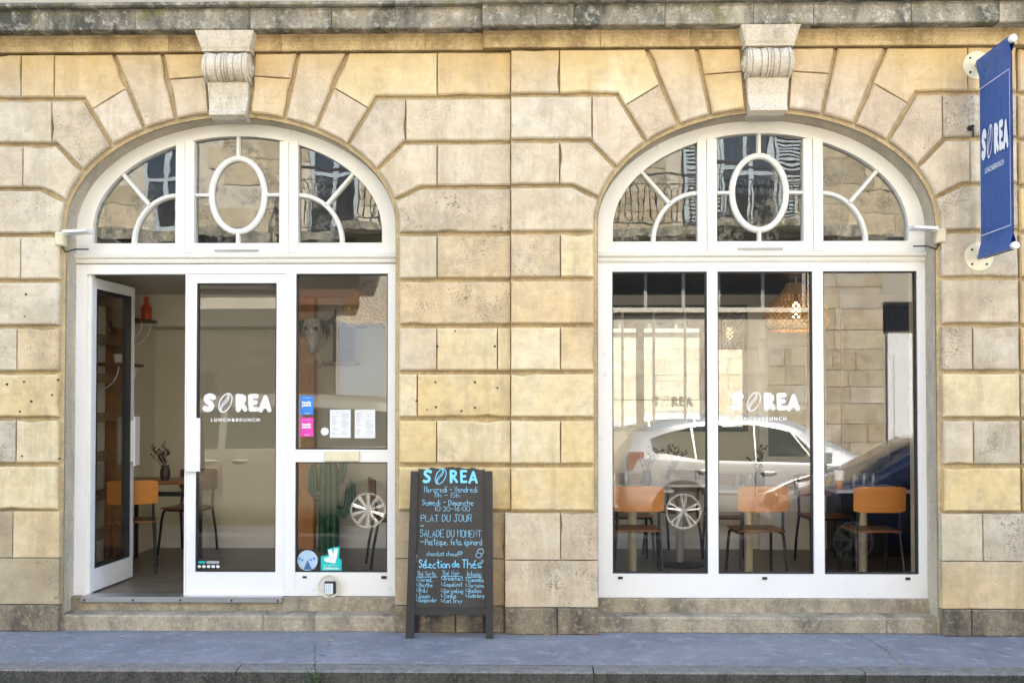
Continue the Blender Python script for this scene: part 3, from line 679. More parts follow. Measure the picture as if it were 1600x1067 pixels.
# fanlights
def fanlight(cx, dy):
    yf, yb, yg = .165 + dy, .25 + dy, .212 + dy
    a1, b1 = HW - .006, AB - .006; a2, b2 = HW - .130, AB - .100; zb0, zb1 = 2.835, 2.912
    fm = MB(); n = 48
    # arched outer frame with stilted feet
    o = [(cx - a1, zb0)] + arc(cx, ZC, a1, b1, math.pi, 0, n) + [(cx + a1, zb0)]
    i_ = [(cx - a2, zb0)] + arc(cx, ZC, a2, b2, math.pi, 0, n) + [(cx + a2, zb0)]
    k = len(o); vs = [(p[0], yf, p[1]) for p in o] + [(p[0], yf, p[1]) for p in i_] + [(p[0], yb, p[1]) for p in o] + [(p[0], yb, p[1]) for p in i_]
    fs = []
    for j in range(k - 1): fs += [(j, j + 1, k + j + 1, k + j), (2 * k + j + 1, 2 * k + j, 3 * k + j, 3 * k + j + 1), (k + j, k + j + 1, 3 * k + j + 1, 3 * k + j), (j + 1, j, 2 * k + j, 2 * k + j + 1)]
    fm.add(vs, fs)
    fm.box(cx - a2, cx + a2, yf + .003, yb, zb0, zb1)
    fan = fm.obj('fanlight_frame', 'oldwhite', B)
    for s in (-1, 1):
        xm = cx + s * .40; zt = ZC + b2 * math.sqrt(1 - (.33 / a2) ** 2) + .02
        for q0, q1, yy in ((-.072, -.004, yf - .006), (.0, .072, yf - .012)):
            mm = MB(); mm.box(xm + q0, xm + q1, yy, yb, zb0 + .002, zt - .03 if True else zt); mm.obj('mullion', 'oldwhite', fan)
    def glaz(poly):
        poly = [tuple(p) for p in poly]
        if not ccw(poly): poly = poly[::-1]
        tilt = (random.uniform(-.006, .006), random.uniform(-.006, .006)); c = poly[0]
        m = MB(); m.prism(poly, yg - .0015, yg + .0015)
        m.v = [(v[0], v[1] + (v[0] - c[0]) * tilt[0] + (v[2] - c[1]) * tilt[1], v[2]) for v in m.v]; m.obj('pane', 'oldglass', fan)
    def bar(pts, w=.03, name='glazing_bar'):
        m = MB(); pts = [Vector(p) for p in pts]; L = []; Q = []
        for j, p in enumerate(pts):
            d = (pts[min(j + 1, len(pts) - 1)] - pts[max(j - 1, 0)]).normalized(); nn = Vector((-d.y, d.x)) * w / 2; L.append(p + nn); Q.append(p - nn)
        k = len(pts); yy = yf + .012
        vs = [(p.x, yy + .012, p.y) for p in L] + [(pts[j].x * .5 + L[j].x * .5, yy, pts[j].y * .5 + L[j].y * .5) for j in range(k)] + [(pts[j].x * .5 + Q[j].x * .5, yy, pts[j].y * .5 + Q[j].y * .5) for j in range(k)] + [(p.x, yy + .012, p.y) for p in Q] + [(p.x, yb - .02, p.y) for p in Q] + [(p.x, yb - .02, p.y) for p in L]
        fs = [(r_ * k + j, r_ * k + j + 1, ((r_ + 1) % 6) * k + j + 1, ((r_ + 1) % 6) * k + j) for r_ in range(6) for j in range(k - 1)]
        m.add(vs, fs); m.obj(name, 'oldwhite', fan, smooth=True)
    # central light: oval with a cross
    ox, oz, rx, rz = cx, 3.285, .205, .283; xl, xr = cx - .328, cx + .328
    ztop = lambda x: ZC + b2 * math.sqrt(max(0, 1 - ((x - cx) / a2) ** 2))
    bar([(ox + rx * math.cos(t), oz + rz * math.sin(t)) for t in [j * math.pi / 20 for j in range(41)]], .044, 'oval_bar')
    bar([(xl, oz), (ox - rx - .01, oz)]); bar([(ox + rx + .01, oz), (xr, oz)]); bar([(cx, zb1), (cx, oz - rz - .01)]); bar([(cx, oz + rz + .01), (cx, ztop(cx) + .01)])
    glaz([(ox + rx * math.cos(t), oz + rz * math.sin(t)) for t in [j * math.pi / 16 for j in range(32)]])
    for s in (-1, 1):
        q = arc(ox, oz, rx * s, rz, 0, math.pi / 2, 8)        # from the side up to the top
        glaz([(ox + s * .345, oz)] + q + [(cx, ztop(cx) + .02)] + [(cx + s * .345 * j / 5, ztop(cx + s * .345 * j / 5) + .02) for j in range(1, 6)])
        q = arc(ox, oz, rx * s, -rz, 0, math.pi / 2, 8)
        glaz([(ox + s * .345, oz)] + q + [(cx, zb1 - .02), (ox + s * .345, zb1 - .02)])
        # side light: quarter oval and one spoke
        xi = cx + s * .470; qx, qz = .335, .37
        qa = [(xi + s * qx * math.cos(t), zb1 + qz * math.sin(t)) for t in [j * math.pi / 2 / 14 for j in range(15)]]
        bar([(qa[0][0], zb1 - .01)] + qa[1:] , .036)
        e0 = Vector(qa[8]); e1 = Vector((cx + s * .895, ZC + b2 * math.sqrt(1 - (.895 / a2) ** 2) + .01)); bar([e0, e1], .032)
        glaz([(xi - s * .02, zb1 - .01)] + qa)
        t1 = math.acos(.895 / a2); t2 = math.acos(.455 / a2)
        up = [(cx + s * a2 * math.cos(t1 + (t2 - t1) * j / 6), ZC + b2 * math.sin(t1 + (t2 - t1) * j / 6)) for j in range(7)]
        glaz([tuple(e0), tuple(e1)] + up[1:] + [(xi - s * .01, qa[14][1])] + qa[13:8:-1])
        lo = [(cx + s * a2 * math.cos(t1 * (1 - j / 6)), ZC + b2 * math.sin(t1 * (1 - j / 6))) for j in range(7)]
        glaz([tuple(e0), tuple(e1)] + lo[1:] + [(cx + s * a2, zb1 - .01), (qa[0][0], zb1 - .01)] + qa[1:8])
    # transom moulding below
    MB().profx([(yb, 2.757), (yf - .005, 2.757), (yf - .012, 2.775), (yf - .012, 2.785), (yf - .03, 2.80), (yf - .035, 2.822), (yf - .02, 2.832), (yb, 2.838)], cx - HW + .006, cx + HW - .006).obj('transom', 'oldwhite', fan)
    # hopper stay under the oval
    mm = MB(); mm.box(cx - .17, cx + .17, yf - .012, yf, zb0 + .012, zb0 + .026); mm.obj('hopper_stay', 'grey', fan)
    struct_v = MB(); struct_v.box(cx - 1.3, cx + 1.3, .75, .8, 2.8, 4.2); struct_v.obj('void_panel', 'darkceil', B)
fanlight(CXL, 0); fanlight(CXR, -.02)

# ------------------------------------------------------------------ the room behind the glass
FZ, YBK, XLW, XRW, CZ = .22, 2.75, -3.82, 4.35, 2.775
struct(MB().box(XLW - .2, XRW + .2, .25, YBK + .1, .05, FZ).obj('room_floor', 'floor'))
struct(MB().box(XLW, XRW, YBK, YBK + .15, FZ, 2.95).obj('room_wall_back', 'cream'))
struct(MB().box(XLW - .15, XLW, WT, YBK + .15, FZ, 2.95).obj('room_wall_left', 'cream'))
struct(MB().box(XRW, XRW + .15, WT, YBK + .15, FZ, 2.95).obj('room_wall_right', 'cream'))
struct(MB().box(XLW - .15, XRW + .15, .255, YBK + .15, CZ, CZ + .04).obj('ceiling', 'darkceil'))
struct(MB().box(XLW, -.9, WT + .01, YBK - .003, CZ - .03, CZ - .002).obj('ceiling_panel', 'cream'))
struct(MB().box(XLW, -2.42, 2.3, YBK - .003, 2.43, CZ - .032).obj('bulkhead', 'cream'))
m = MB(); m.box(XLW + .002, -3.0, YBK - .02, YBK - .001, FZ, FZ + .22); m.box(-3.0, 2.1, YBK - .02, YBK - .001, FZ, FZ + .22); struct(m.obj('skirting_board', 'white'))

def local(mb, name, mat, par, **k): return mb.obj(name, mat, par, local=True, **k)
# school chair, origin on the floor under the seat, backrest towards -y
def make_chair(label, back='orange'):
    t = thing('school_chair', label, 'chair', group='tube-framed wooden chairs in the cafe')
    s = MB(); s.box(-.19, .19, -.18, .19, .435, .45, .006); local(s, 'seat', 'brown', t)
    b = MB(); n = 10; vs = []
    for i in range(n + 1):
        u = -1 + 2 * i / n; x = u * .205; y = -.215 + .02 * (u * u) ; e = .012 * (abs(u) > .95)
        vs += [(x, y, .60 + e), (x, y - .012, .805 - e), (x, y - .022, .805 - e), (x, y - .010, .60 + e)]
    fs = [(4 * i + k, 4 * i + (k + 1) % 4, 4 * i + 4 + (k + 1) % 4, 4 * i + 4 + k) for i in range(n) for k in range(4)] + [(0, 1, 2, 3), (4 * n + 3, 4 * n + 2, 4 * n + 1, 4 * n)]
    b.add(vs, fs); local(b, 'backrest', back, t)
    for sx in (-1, 1):
        f = MB(); f.tube([(sx * .165, -.20, .79), (sx * .165, -.195, .60), (sx * .168, -.17, .46), (sx * .172, -.165, .42), (sx * .185, -.21, .2), (sx * .19, -.235, 0)], .0125, 8); local(f, 'leg', 'steel', t, smooth=True)
        f = MB(); f.tube([(sx * .17, -.17, .425), (sx * .17, .13, .425), (sx * .175, .165, .40), (sx * .18, .18, .34), (sx * .195, .225, 0)], .0125, 8); local(f, 'leg', 'steel', t, smooth=True)
    f = MB(); f.tube([(-.17, .1, .415), (.17, .1, .415)], .009, 6); local(f, 'stretcher', 'steel', t)
    return t
ch = make_chair('orange-backed chair at the window table nearest the chalkboard')
ch.location = (.875, .80, FZ); ch.rotation_euler.z = R(-3)
dup(ch, (1.845, .80, FZ), R(4), 'orange-backed chair in the middle pane of the right window')
dup(ch, (2.775, .78, FZ), R(0), 'orange-backed chair in front of the stacked glasses, right pane of the window')
dup(ch, (-3.47, 1.30, FZ), R(20), 'orange-backed chair seen through the open doorway')
cb = make_chair('brown-backed chair behind the table in the open doorway', 'brown'); cb.location = (-3.36, 2.42, FZ); cb.rotation_euler.z = R(170)
dup(cb, (.92, 1.85, FZ), R(182), 'brown-backed chair across the table in the left pane of the right window')
dup(cb, (1.80, 1.85, FZ), R(176), 'brown-backed chair across the table in the middle pane')
dup(cb, (2.68, 1.80, FZ), R(184), 'brown-backed chair across the table beneath the paper cup')
dup(cb, (-1.22, 1.62, FZ), R(-75), 'brown-backed chair right of the green cactus')
dup(cb, (1.38, 2.35, FZ), R(140), 'brown-backed chair by the back wall below the mirror')

def make_table(label, col='creammetal'):
    t = thing('cafe_table', label, 'table', group='pedestal tables in the cafe')
    a = MB(); a.box(-.31, .31, -.30, .30, .725, .75, .006); local(a, 'tabletop', 'tabletop', t)
    c = MB(); c.lathe([(.036, .02), (.036, .725)], (0, 0, 0), 18); local(c, 'pedestal', col, t, smooth=True)
    d = MB(); d.lathe([(.22, 0), (.22, .008), (.06, .022), (.04, .03)], (0, 0, 0), 28); local(d, 'base', 'steel', t, smooth=True)
    return t
tb = make_table('pale table on a cream column, with vase and glasses, left pane'); tb.location = (.875, 1.16, FZ)
dup(tb, (1.86, 1.16, FZ), 0, 'pale table on a cream column in the middle pane')
dup(tb, (2.83, 1.16, FZ), 0, 'pale table on a cream column holding a paper cup, right pane')
tg = make_table('table on a grey column standing behind the window tables', 'grey'); tg.location = (1.36, 1.72, FZ)
t = thing('cafe_table', 'black-framed wooden table seen through the open doorway', 'table', (-3.45, 1.85, FZ))
MB().box(-3.78, -3.08, 1.6, 2.1, FZ + .73, FZ + .76, .006).obj('tabletop', 'brown', t)
MB().box(-3.75, -3.11, 1.63, 1.66, FZ + .62, FZ + .66).obj('apron', 'steel', t)
for x in (-3.75, -3.14):
    for y in (1.63, 2.05): MB().box(x, x + .03, y, y + .03, FZ, FZ + .73).obj('leg', 'steel', t)
TZ = FZ + .75
# tumblers, upside down in pairs
def tumbler(x, y, z, label, grp):
    o = MB().lathe([(.042, 0), (.042, .004), (.036, .075), (.036, .095), (.031, .125), (.026, .125), (.033, .09), (.032, .075), (.038, .003)], (x, y, z), 14).obj('drinking_glass', 'clear', None, (x, y, z), smooth=True)
    return tag(o, label, 'glass', grp)
for i, (x, y) in enumerate(((.70, 1.02), (.80, 1.01), (.71, 1.12), (.81, 1.13))): tumbler(x, y, TZ, ('front left', 'front right', 'rear left', 'rear right')[i] + ' upturned glass on the table in the left pane', 'glasses on the left window table')
for x, y, l in ((1.74, 1.02, 'left upturned glass on the table in the middle pane'), (1.84, 1.02, 'right upturned glass on the table in the middle pane')): tumbler(x, y, TZ, l, 'glasses on the middle window table')
for x, y in ((2.72, 1.03), (2.80, 1.02), (2.88, 1.03), (2.77, 1.11), (2.85, 1.11)): tumbler(x, y, TZ, 'upturned glass in the cluster above the orange chair in the right pane', 'glasses on the right window table')
c = tag(MB().lathe([(.028, 0), (.036, .13), (.037, .135), (.033, .135), (.026, .006)], (2.60, 1.05, TZ), 18).obj('paper_cup', 'orange', None, (2.60, 1.05, TZ), smooth=True), 'tall orange and white paper cup left of the upturned glasses', 'cup')
MB().lathe([(.0365, .07), (.0395, .15), (.0365, .15)], (2.60, 1.05, TZ), 18).obj('white_sleeve', 'white', c, smooth=True)
def vase(x, y, z, label, glass=False, seed=1):
    rnd = random.Random(seed)
    t = thing('vase', label, 'vase', (x, y, z))
    MB().lathe([(.035, 0), (.045, .03), (.046, .08), (.036, .12), (.04, .135), (.036, .135), (.03, .12)] if not glass else [(.03, 0), (.06, .03), (.06, .06), (.025, .12), (.03, .15), (.024, .15), (.02, .12)], (x, y, z), 16).obj('vessel', 'clear' if glass else 'clay', t, smooth=True)
    for k in range(6):
        dx, dy = rnd.uniform(-.13, .13), rnd.uniform(-.06, .06); h = rnd.uniform(.2, .34); m = MB()
        p = [(x, y, z + .05), (x + dx * .3, y + dy * .3, z + h * .6), (x + dx, y + dy, z + h)]; m.tube(p, .0025, 5)
        for q in range(7):
            f = .45 + .55 * q / 6; bx = x + dx * f * f; by = y + dy * f; bz = z + h * (.25 + .75 * f); a = rnd.uniform(0, 6.28); l = .028
            m.add([(bx, by, bz), (bx + l * math.cos(a), by + .006, bz + l * .6), (bx + l * 1.4 * math.cos(a), by, bz + l * 1.3), (bx + l * .5 * math.cos(a), by - .006, bz + l)], [(0, 1, 2, 3)])
        m.obj('dried_stem', 'dry', t)
vase(1.00, 1.2, TZ, 'dark vase of dried stems on the left window table', seed=3)
vase(1.27, 1.62, TZ, 'round glass vase with dried stems on the grey-column table', True, seed=5)
vase(1.98, 1.25, TZ, 'dark vase of dried stems on the middle window table', seed=8)
vase(-3.34, 1.72, FZ + .76, 'vase of dark dried branches beside the open door handle', seed=11)

# mirror with bars on the back wall
t = thing('wall_mirror', 'black-framed mirror with upright bars on the back wall', 'mirror', (1.45, YBK - .03, 1.4))
x0, x1, z0, z1 = .62, 2.19, 1.40, 2.67
ring(MB(), x0, x1, z0, z1, .045, YBK - .045, YBK - .002).obj('frame', 'steel', t)
MB().box(x0 + .02, x1 - .02, YBK - .02, YBK - .012, z0 + .02, z1 - .02).obj('mirror_pane', 'mirror', t)
for k in range(1, 5): MB().box(x0 + k * .315 - .012, x0 + k * .315 + .012, YBK - .04, YBK - .0205, z0 + .045, z1 - .045).obj('glazing_bar', 'grey', t)
# inner glazed door
t = thing('inner_door', 'grey-white glazed door on the back wall beside the mirror', 'door', (2.55, YBK - .02, FZ))
m = MB(); ring(m, 2.30, 2.86, FZ, 2.33, .09, YBK - .05, YBK - .002); m.box(2.39, 2.77, YBK - .05, YBK - .002, 1.62, 1.67); m.box(2.39, 2.77, YBK - .05, YBK - .002, FZ + .09, 1.15); m.obj('frame', 'oldwhite', t)
for za, zb in ((1.15, 1.62), (1.67, 2.24)): MB().box(2.39, 2.77, YBK - .03, YBK - .024, za, zb).obj('pane', 'greypane', t)
# dark block added at the right end to keep the room dim behind that pane
t = thing('dark_backing', 'added dark block standing in for the dim right end of the room', 'backing', (3.6, 2.4, FZ))
MB().box(2.98, XRW - .01, 2.25, YBK - .003, FZ, 2.62, .01).obj('backing_block', 'steel', t)
for k in range(3): MB().box(3.0 + k * .45, 3.43 + k * .45, 2.235, 2.249, FZ + .06, 2.58, .004).obj('backing_panel', 'steel', t)

# wicker pendant lamps
def pendant(x, y, z, r, h, label, lit):
    t = thing('wicker_pendant_lamp', label, 'lamp', (x, y, z)); prof = [(.30, 1.0), (.34, .93), (.46, .80), (.78, .60), (.96, .42), (1.0, .28), (.93, .12), (.80, 0)]
    def at(u): 
        u = max(0, min(.9999, u)) * (len(prof) - 1); i = int(u); f = u - i; return (prof[i][0] + (prof[i + 1][0] - prof[i][0]) * f) * r, z + (prof[i][1] + (prof[i + 1][1] - prof[i][1]) * f) * h
    m = MB()
    for k in range(36):
        for sg in (-1, 1):
            pts = []
            for j in range(15):
                u = j / 14; rr, zz = at(u); a = 2 * math.pi * k / 36 + sg * u * 1.5; pts.append((x + rr * math.cos(a), y + rr * math.sin(a), zz))
            m.tube(pts, .0085, 4, False)
    for u in (0, .04, .1, .45, .55, .66, .72, .78, .84, .9, .95, 1): 
        rr, zz = at(u); m.tube([(x + rr * math.cos(a), y + rr * math.sin(a), zz) for a in [2 * math.pi * q / 32 for q in range(33)]], .005 if u else .008, 4, False)
    m.obj('wicker_shade', 'wicker', t)
    MB().tube([(x, y, z + h * .98), (x, y, CZ - (.031 if x < -.9 else .001))], .004, 6).obj('flex', 'white', t)
    MB().lathe([(.02, h * .62), (.022, h * .98)], (x, y, z), 10).obj('lamp_holder', 'steel', t)
    b = MB(); b.lathe([(.012, .62 * h), (.03, .55 * h), (.042, .42 * h), (.034, .3 * h), (.01, .26 * h)], (x, y, z), 14); b.obj('bulb', 'bulb' if lit else 'pot', t, smooth=True)
pendant(2.30, 1.25, 2.31, .275, .40, 'lit wicker pendant lamp in the right window', True)
pendant(-1.37, 1.35, 2.36, .275, .38, 'unlit wicker pendant lamp right of the animal skull', False)
# left wall: timber ladder rack and bracket shelves
t = thing('timber_rack', 'dark timber lattice rack on the left wall seen through the open door', 'rack', (XLW, 1.3, FZ))
for y in (.80, 1.52): MB().box(XLW + .001, XLW + .11, y, y + .17, FZ, 2.70, .005).obj('upright', 'darkwood', t)
for k in range(7): MB().box(XLW + .10, XLW + .16, .70, 1.72, .52 + k * .335, .60 + k * .335, .005).obj('crosspiece', 'darkwood', t)
def shelf(y0, y1, z, label):
    t = thing('bracket_shelf', label, 'shelf', (XLW, (y0 + y1) / 2, z)); MB().box(XLW + .001, XLW + .25, y0, y1, z, z + .025, .003).obj('board', 'darkwood', t)
    for y in (y0 + .06, y1 - .06):
        m = MB(); m.tube([(XLW + .008, y, z - .22)] + [(XLW + .008 + .2 * math.sin(a), y, z - .005 - .215 * (math.cos(a))) for a in [q * math.pi / 16 for q in range(9)]], .006, 6); m.obj('bracket', 'white', t)
shelf(1.78, 2.12, 2.445, 'upper wooden shelf on white brackets carrying the red bottle'); shelf(1.25, 1.78, 2.015, 'lower wooden shelf on white brackets carrying a potted plant')
tag(MB().lathe([(.045, 0), (.048, .01), (.048, .11), (.022, .155), (.02, .2), (.024, .205), (.024, .215), (.015, .215)], (XLW + .19, 2.0, 2.471), 20).obj('bottle', 'red', None, (XLW + .19, 2.0, 2.471), smooth=True), 'red bottle on the upper wall shelf', 'bottle')
t = thing('potted_plant', 'small succulent in a white pot on the lower wall shelf', 'plant', (XLW + .15, 1.45, 2.041))
MB().lathe([(.035, 0), (.045, .08), (.04, .08), (.035, .07)], (XLW + .15, 1.45, 2.041), 14).obj('pot', 'pot', t, smooth=True)
for k in range(14):
    a = k * 2.4; l = .05 + .002 * k; c = Vector((XLW + .15, 1.45, 2.115)); MB().tube([c, c + Vector((math.cos(a) * l * .5, math.sin(a) * l * .5, l * .7)), c + Vector((math.cos(a) * l * .8, math.sin(a) * l * .8, l * 1.3))], [.008, .006, .001], 5).obj('leaf', 'leaf', t)
# timber post, beam, skull, cactus
t = thing('timber_post', 'knotty timber post against the back wall behind the side window', 'post', (-2.265, 2.65, FZ))
MB().box(-2.37, -2.16, 2.60, YBK - .004, FZ + .001, CZ - .032, .006).obj('post', 'post', t)
t = thing('animal_skull', 'painted horned animal skull hung on the timber post', 'skull', (-2.17, 2.55, 2.2))
m = MB(); sec = [(2.52, .06, .05), (2.48, .085, .07), (2.42, .075, .075), (2.36, .055, .065), (2.29, .042, .05), (2.22, .034, .04), (2.19, .02, .025)]; vs = []; n = 14
for z, w, d in sec: vs += [(-2.17 + w * math.cos(2 * math.pi * k / n) * (1 + .18 * (k % 7 == 0)), 2.54 + d * math.sin(2 * math.pi * k / n), z) for k in range(n)]
m.add(vs, [(i * n + k, i * n + (k + 1) % n, (i + 1) * n + (k + 1) % n, (i + 1) * n + k) for i in range(len(sec) - 1) for k in range(n)] + [tuple(range(n)), tuple(reversed(range((len(sec) - 1) * n, len(sec) * n)))]); m.obj('cranium', 'bone', t, smooth=True)
for s in (-1, 1):
    MB().tube([(-2.17 + s * .07, 2.55, 2.49), (-2.17 + s * .14, 2.54, 2.475), (-2.17 + s * .20, 2.53, 2.50), (-2.17 + s * .235, 2.52, 2.56), (-2.17 + s * .24, 2.52, 2.62)], [.028, .026, .022, .014, .003], 10).obj('horn', 'horn', t, smooth=True)
    MB().lathe([(.02, 0), (.022, -.006), (.004, -.008)], (-2.17 + s * .05, 2.478, 2.42), 12, 'y').obj('eye_socket', 'horn', t)
    m = MB(); rr = random.Random(4 + s)
    for k in range(12):
        p = Vector((-2.17 + s * .09, 2.53, 2.46)); q = p + Vector((s * rr.uniform(.0, .10), rr.uniform(-.03, .02), rr.uniform(-.16, -.03))); m.tube([p, (p + q) / 2 + Vector((s * .02, 0, .01)), q], [.004, .008, .002], 5)
    m.obj('feather_tuft', 'dry', t)
t = thing('cactus_sculpture', 'dark green ribbed cactus sculpture standing by the timber post', 'cactus', (-1.99, 2.5, FZ))
def ribbed(pts, rad, name):
    m = MB(); n = 28; vs = []; P = [Vector(p) for p in pts]
    for i, p in enumerate(P):
        d = (P[min(i + 1, len(P) - 1)] - P[max(i - 1, 0)]).normalized(); a = d.cross(Vector((0, 1, 0))).normalized(); b = Vector((0, 1, 0)); r_ = rad[i] if isinstance(rad, list) else rad
        vs += [p + (a * math.cos(2 * math.pi * k / n) + b * math.sin(2 * math.pi * k / n)) * r_ * (1 if k % 4 in (0, 1) else .8) for k in range(n)]
    m.add(vs, [(i * n + k, i * n + (k + 1) % n, (i + 1) * n + (k + 1) % n, (i + 1) * n + k) for i in range(len(P) - 1) for k in range(n)] + [tuple(range(n)), tuple(reversed(range((len(P) - 1) * n, len(P) * n)))]); m.obj(name, 'green', t, smooth=True)
cxk = -1.99
ribbed([(cxk, 2.5, FZ), (cxk, 2.5, .5), (cxk, 2.5, .85), (cxk, 2.5, 1.05), (cxk, 2.5, 1.13), (cxk, 2.5, 1.16)], [.105, .10, .098, .09, .06, .015], 'stem')
ribbed([(cxk + .03, 2.5, .62), (cxk + .15, 2.5, .60), (cxk + .2, 2.5, .64), (cxk + .215, 2.5, .75), (cxk + .215, 2.5, .88), (cxk + .215, 2.5, .93)], [.06, .06, .06, .056, .045, .01], 'arm')
ribbed([(cxk - .03, 2.5, .78), (cxk - .12, 2.5, .77), (cxk - .155, 2.5, .82), (cxk - .16, 2.5, .95), (cxk - .16, 2.5, 1.04), (cxk - .16, 2.5, 1.08)], [.05, .05, .05, .047, .04, .01], 'arm')
ribbed([(cxk + .03, 2.5, .92), (cxk + .11, 2.5, .93), (cxk + .135, 2.5, 1.0), (cxk + .14, 2.5, 1.12), (cxk + .14, 2.5, 1.17)], [.045, .045, .042, .036, .01], 'arm')
t = thing('wall_shelf', 'small wooden shelf on the back wall right of the skull', 'shelf', (-1.87, 2.65, 2.07)); MB().box(-2.08, -1.73, 2.56, YBK - .002, 2.07, 2.095, .003).obj('board', 'brown', t)
t = thing('picture', 'dark framed picture standing on the small wall shelf', 'picture', (-1.88, 2.7, 2.1)); MB().box(-1.99, -1.77, 2.69, 2.71, 2.097, 2.50, .004).obj('frame', 'steel', t); MB().box(-1.965, -1.795, 2.684, 2.6885, 2.125, 2.475).obj('print', 'board', t)

# ------------------------------------------------------------------ things on the front
# flood lights beside the fanlights
def floodlight(cx, s, dy, label):
    x = cx + s * (HW - .0); t = thing('flood_light', label, 'light', (x, 0 + dy, 2.86), group='flood lights at the fanlight corners')
    MB().box(min(x - s * .01, x + s * .06), max(x - s * .01, x + s * .06), -.06 + dy, .0 + dy, 2.86, 2.965, .012).obj('sensor_box', 'creamplastic', t)
    MB().tube([(x, -.03 + dy, 2.955), (x - s * .05, -.05 + dy, 2.955)], .014, 8).obj('arm', 'white', t)
    m = MB(); z = 2.945; xa, xb = x - s * .03, x - s * .2
    m.add([(xa, -.13 + dy, z), (xb, -.13 + dy, z + .012), (xb, .02 + dy, z + .015), (xa, .02 + dy, z + .005), (xa, -.13 + dy, z + .022), (xb, -.13 + dy, z + .028), (xb, .02 + dy, z + .04), (xa, .02 + dy, z + .04)],
          [(0, 1, 2, 3), (4, 5, 6, 7), (0, 1, 5, 4), (1, 2, 6, 5), (2, 3, 7, 6), (3, 0, 4, 7)]); m.obj('lamp_head', 'white', t)
    m = MB(); m.tube([(x + s * .02, -.02 + dy, 2.865), (x - s * .0, -.01 + dy, 2.82), (x - s * .05, .05 + dy, 2.85), (x - s * .12, .12 + dy, 2.86)], .006, 6); m.obj('cable', 'cable', t)
floodlight(CXL, -1, .0, 'small white flood light at the left corner of the left fanlight')
floodlight(CXR, 1, FR, 'small white flood light at the right corner of the right fanlight')
# banner
t = thing('shop_banner', 'blue fabric banner on two poles projecting from the wall at the right', 'banner', (3.29, -.09, 3.4))
bx = 3.285; yw, yo = -.085, -.63; z1, z0 = 4.165, 2.755
for z in (z1, z0):
    MB().lathe([(.105, 0), (.105, -.008), (.10, -.012)], (bx, yw, z), 28, 'y').obj('wall_plate', 'creamplastic', t)
    MB().tube([(bx, yw - .005, z), (bx, yo - .01, z)], .021, 14).obj('pole', 'grey', t, smooth=True)
    MB().lathe([(.026, 0), (.026, -.03), (.02, -.036)], (bx, yo, z), 16, 'y').obj('end_cap', 'white', t, smooth=True)
    for a in (45, 135, 225, 315): MB().lathe([(.009, 0), (.007, -.008)], (bx + .075 * math.cos(R(a)), yw - .011, z + .075 * math.sin(R(a))), 8, 'y').obj('bolt', 'steel', t)
m = MB(); ny, nz = 10, 24; vs = []
for i in range(ny + 1):
    y = -.125 + (yo + .125) * i / ny + .0
    for j in range(nz + 1):
        z = z0 - .02 + (z1 - z0 + .04) * j / nz; e = max(0, .12 - min(z1 + .02 - z, z - z0 + .02)) / .12
        vs.append((bx - .0235 * (e ** .5) - .003 * math.sin(i * 1.7) * (1 - e), y, z))
fs = [(i * (nz + 1) + j, (i + 1) * (nz + 1) + j, (i + 1) * (nz + 1) + j + 1, i * (nz + 1) + j + 1) for i in range(ny) for j in range(nz)]
m.add(vs, fs); k = len(vs); m.add([(2 * bx - v[0], v[1], v[2]) for v in vs], [tuple(reversed(f)) for f in fs]); fab = m.obj('fabric', 'blue', t, smooth=True)
def onban(u, v, e=0): return (bx - .0085 + e, -.125 - (u * (-yo - .125)), v)     # u 0..1 outwards
pr = MB()
for a, b in (((.04, 3.97), (.96, 3.97)), ((.04, 2.90), (.96, 2.90)), ((.04, 2.90), (.04, 3.97)), ((.96, 2.90), (.96, 3.97))):
    w = .0025; du = w / .5
    q = [onban(a[0] - du * (a[0] == b[0]), a[1] - w * (a[1] == b[1])), onban(b[0] - du * (a[0] == b[0]) * (-1), b[1] - w * (a[1] == b[1])) if a[0] == b[0] else onban(b[0], b[1] - w), onban(b[0] + du * (a[0] == b[0]), b[1] + w * (a[1] == b[1])), onban(a[0] - du * (a[0] == b[0]), a[1] + w * (a[1] == b[1]))]
    if a[0] == b[0]: q = [onban(a[0] - du, a[1]), onban(a[0] + du, a[1]), onban(b[0] + du, b[1]), onban(b[0] - du, b[1])]
    pr.add(q, [(0, 1, 2, 3)])
wordmark(pr, .09, 3.44, .84, 0, place=lambda a, b, e: onban(a, 3.44 + (b - 3.44) * 1.0, e))
put_text(pr, 'LUNCH&BRUNCH', .2, .78, 3.335, 3.375, 0, .02, 1.3, place=lambda a, b: onban(a, b, -.001))
pr.flat = True; pr.obj('print', 'white_dec', fab)
# hook and pipe stub beside the banner
t = thing('wall_hook', 'small iron hook with a short cable in the wall left of the banner', 'hook', (3.225, -.085, 3.67))
MB().lathe([(.02, 0), (.02, -.02), (.012, -.03), (.012, -.06)], (3.225, YR, 3.70), 12, 'y').obj('peg', 'steel', t)
MB().tube([(3.225, YR - .05, 3.70), (3.232, YR - .045, 3.66), (3.24, YR - .03, 3.63)], .007, 6).obj('cable', 'cable', t)

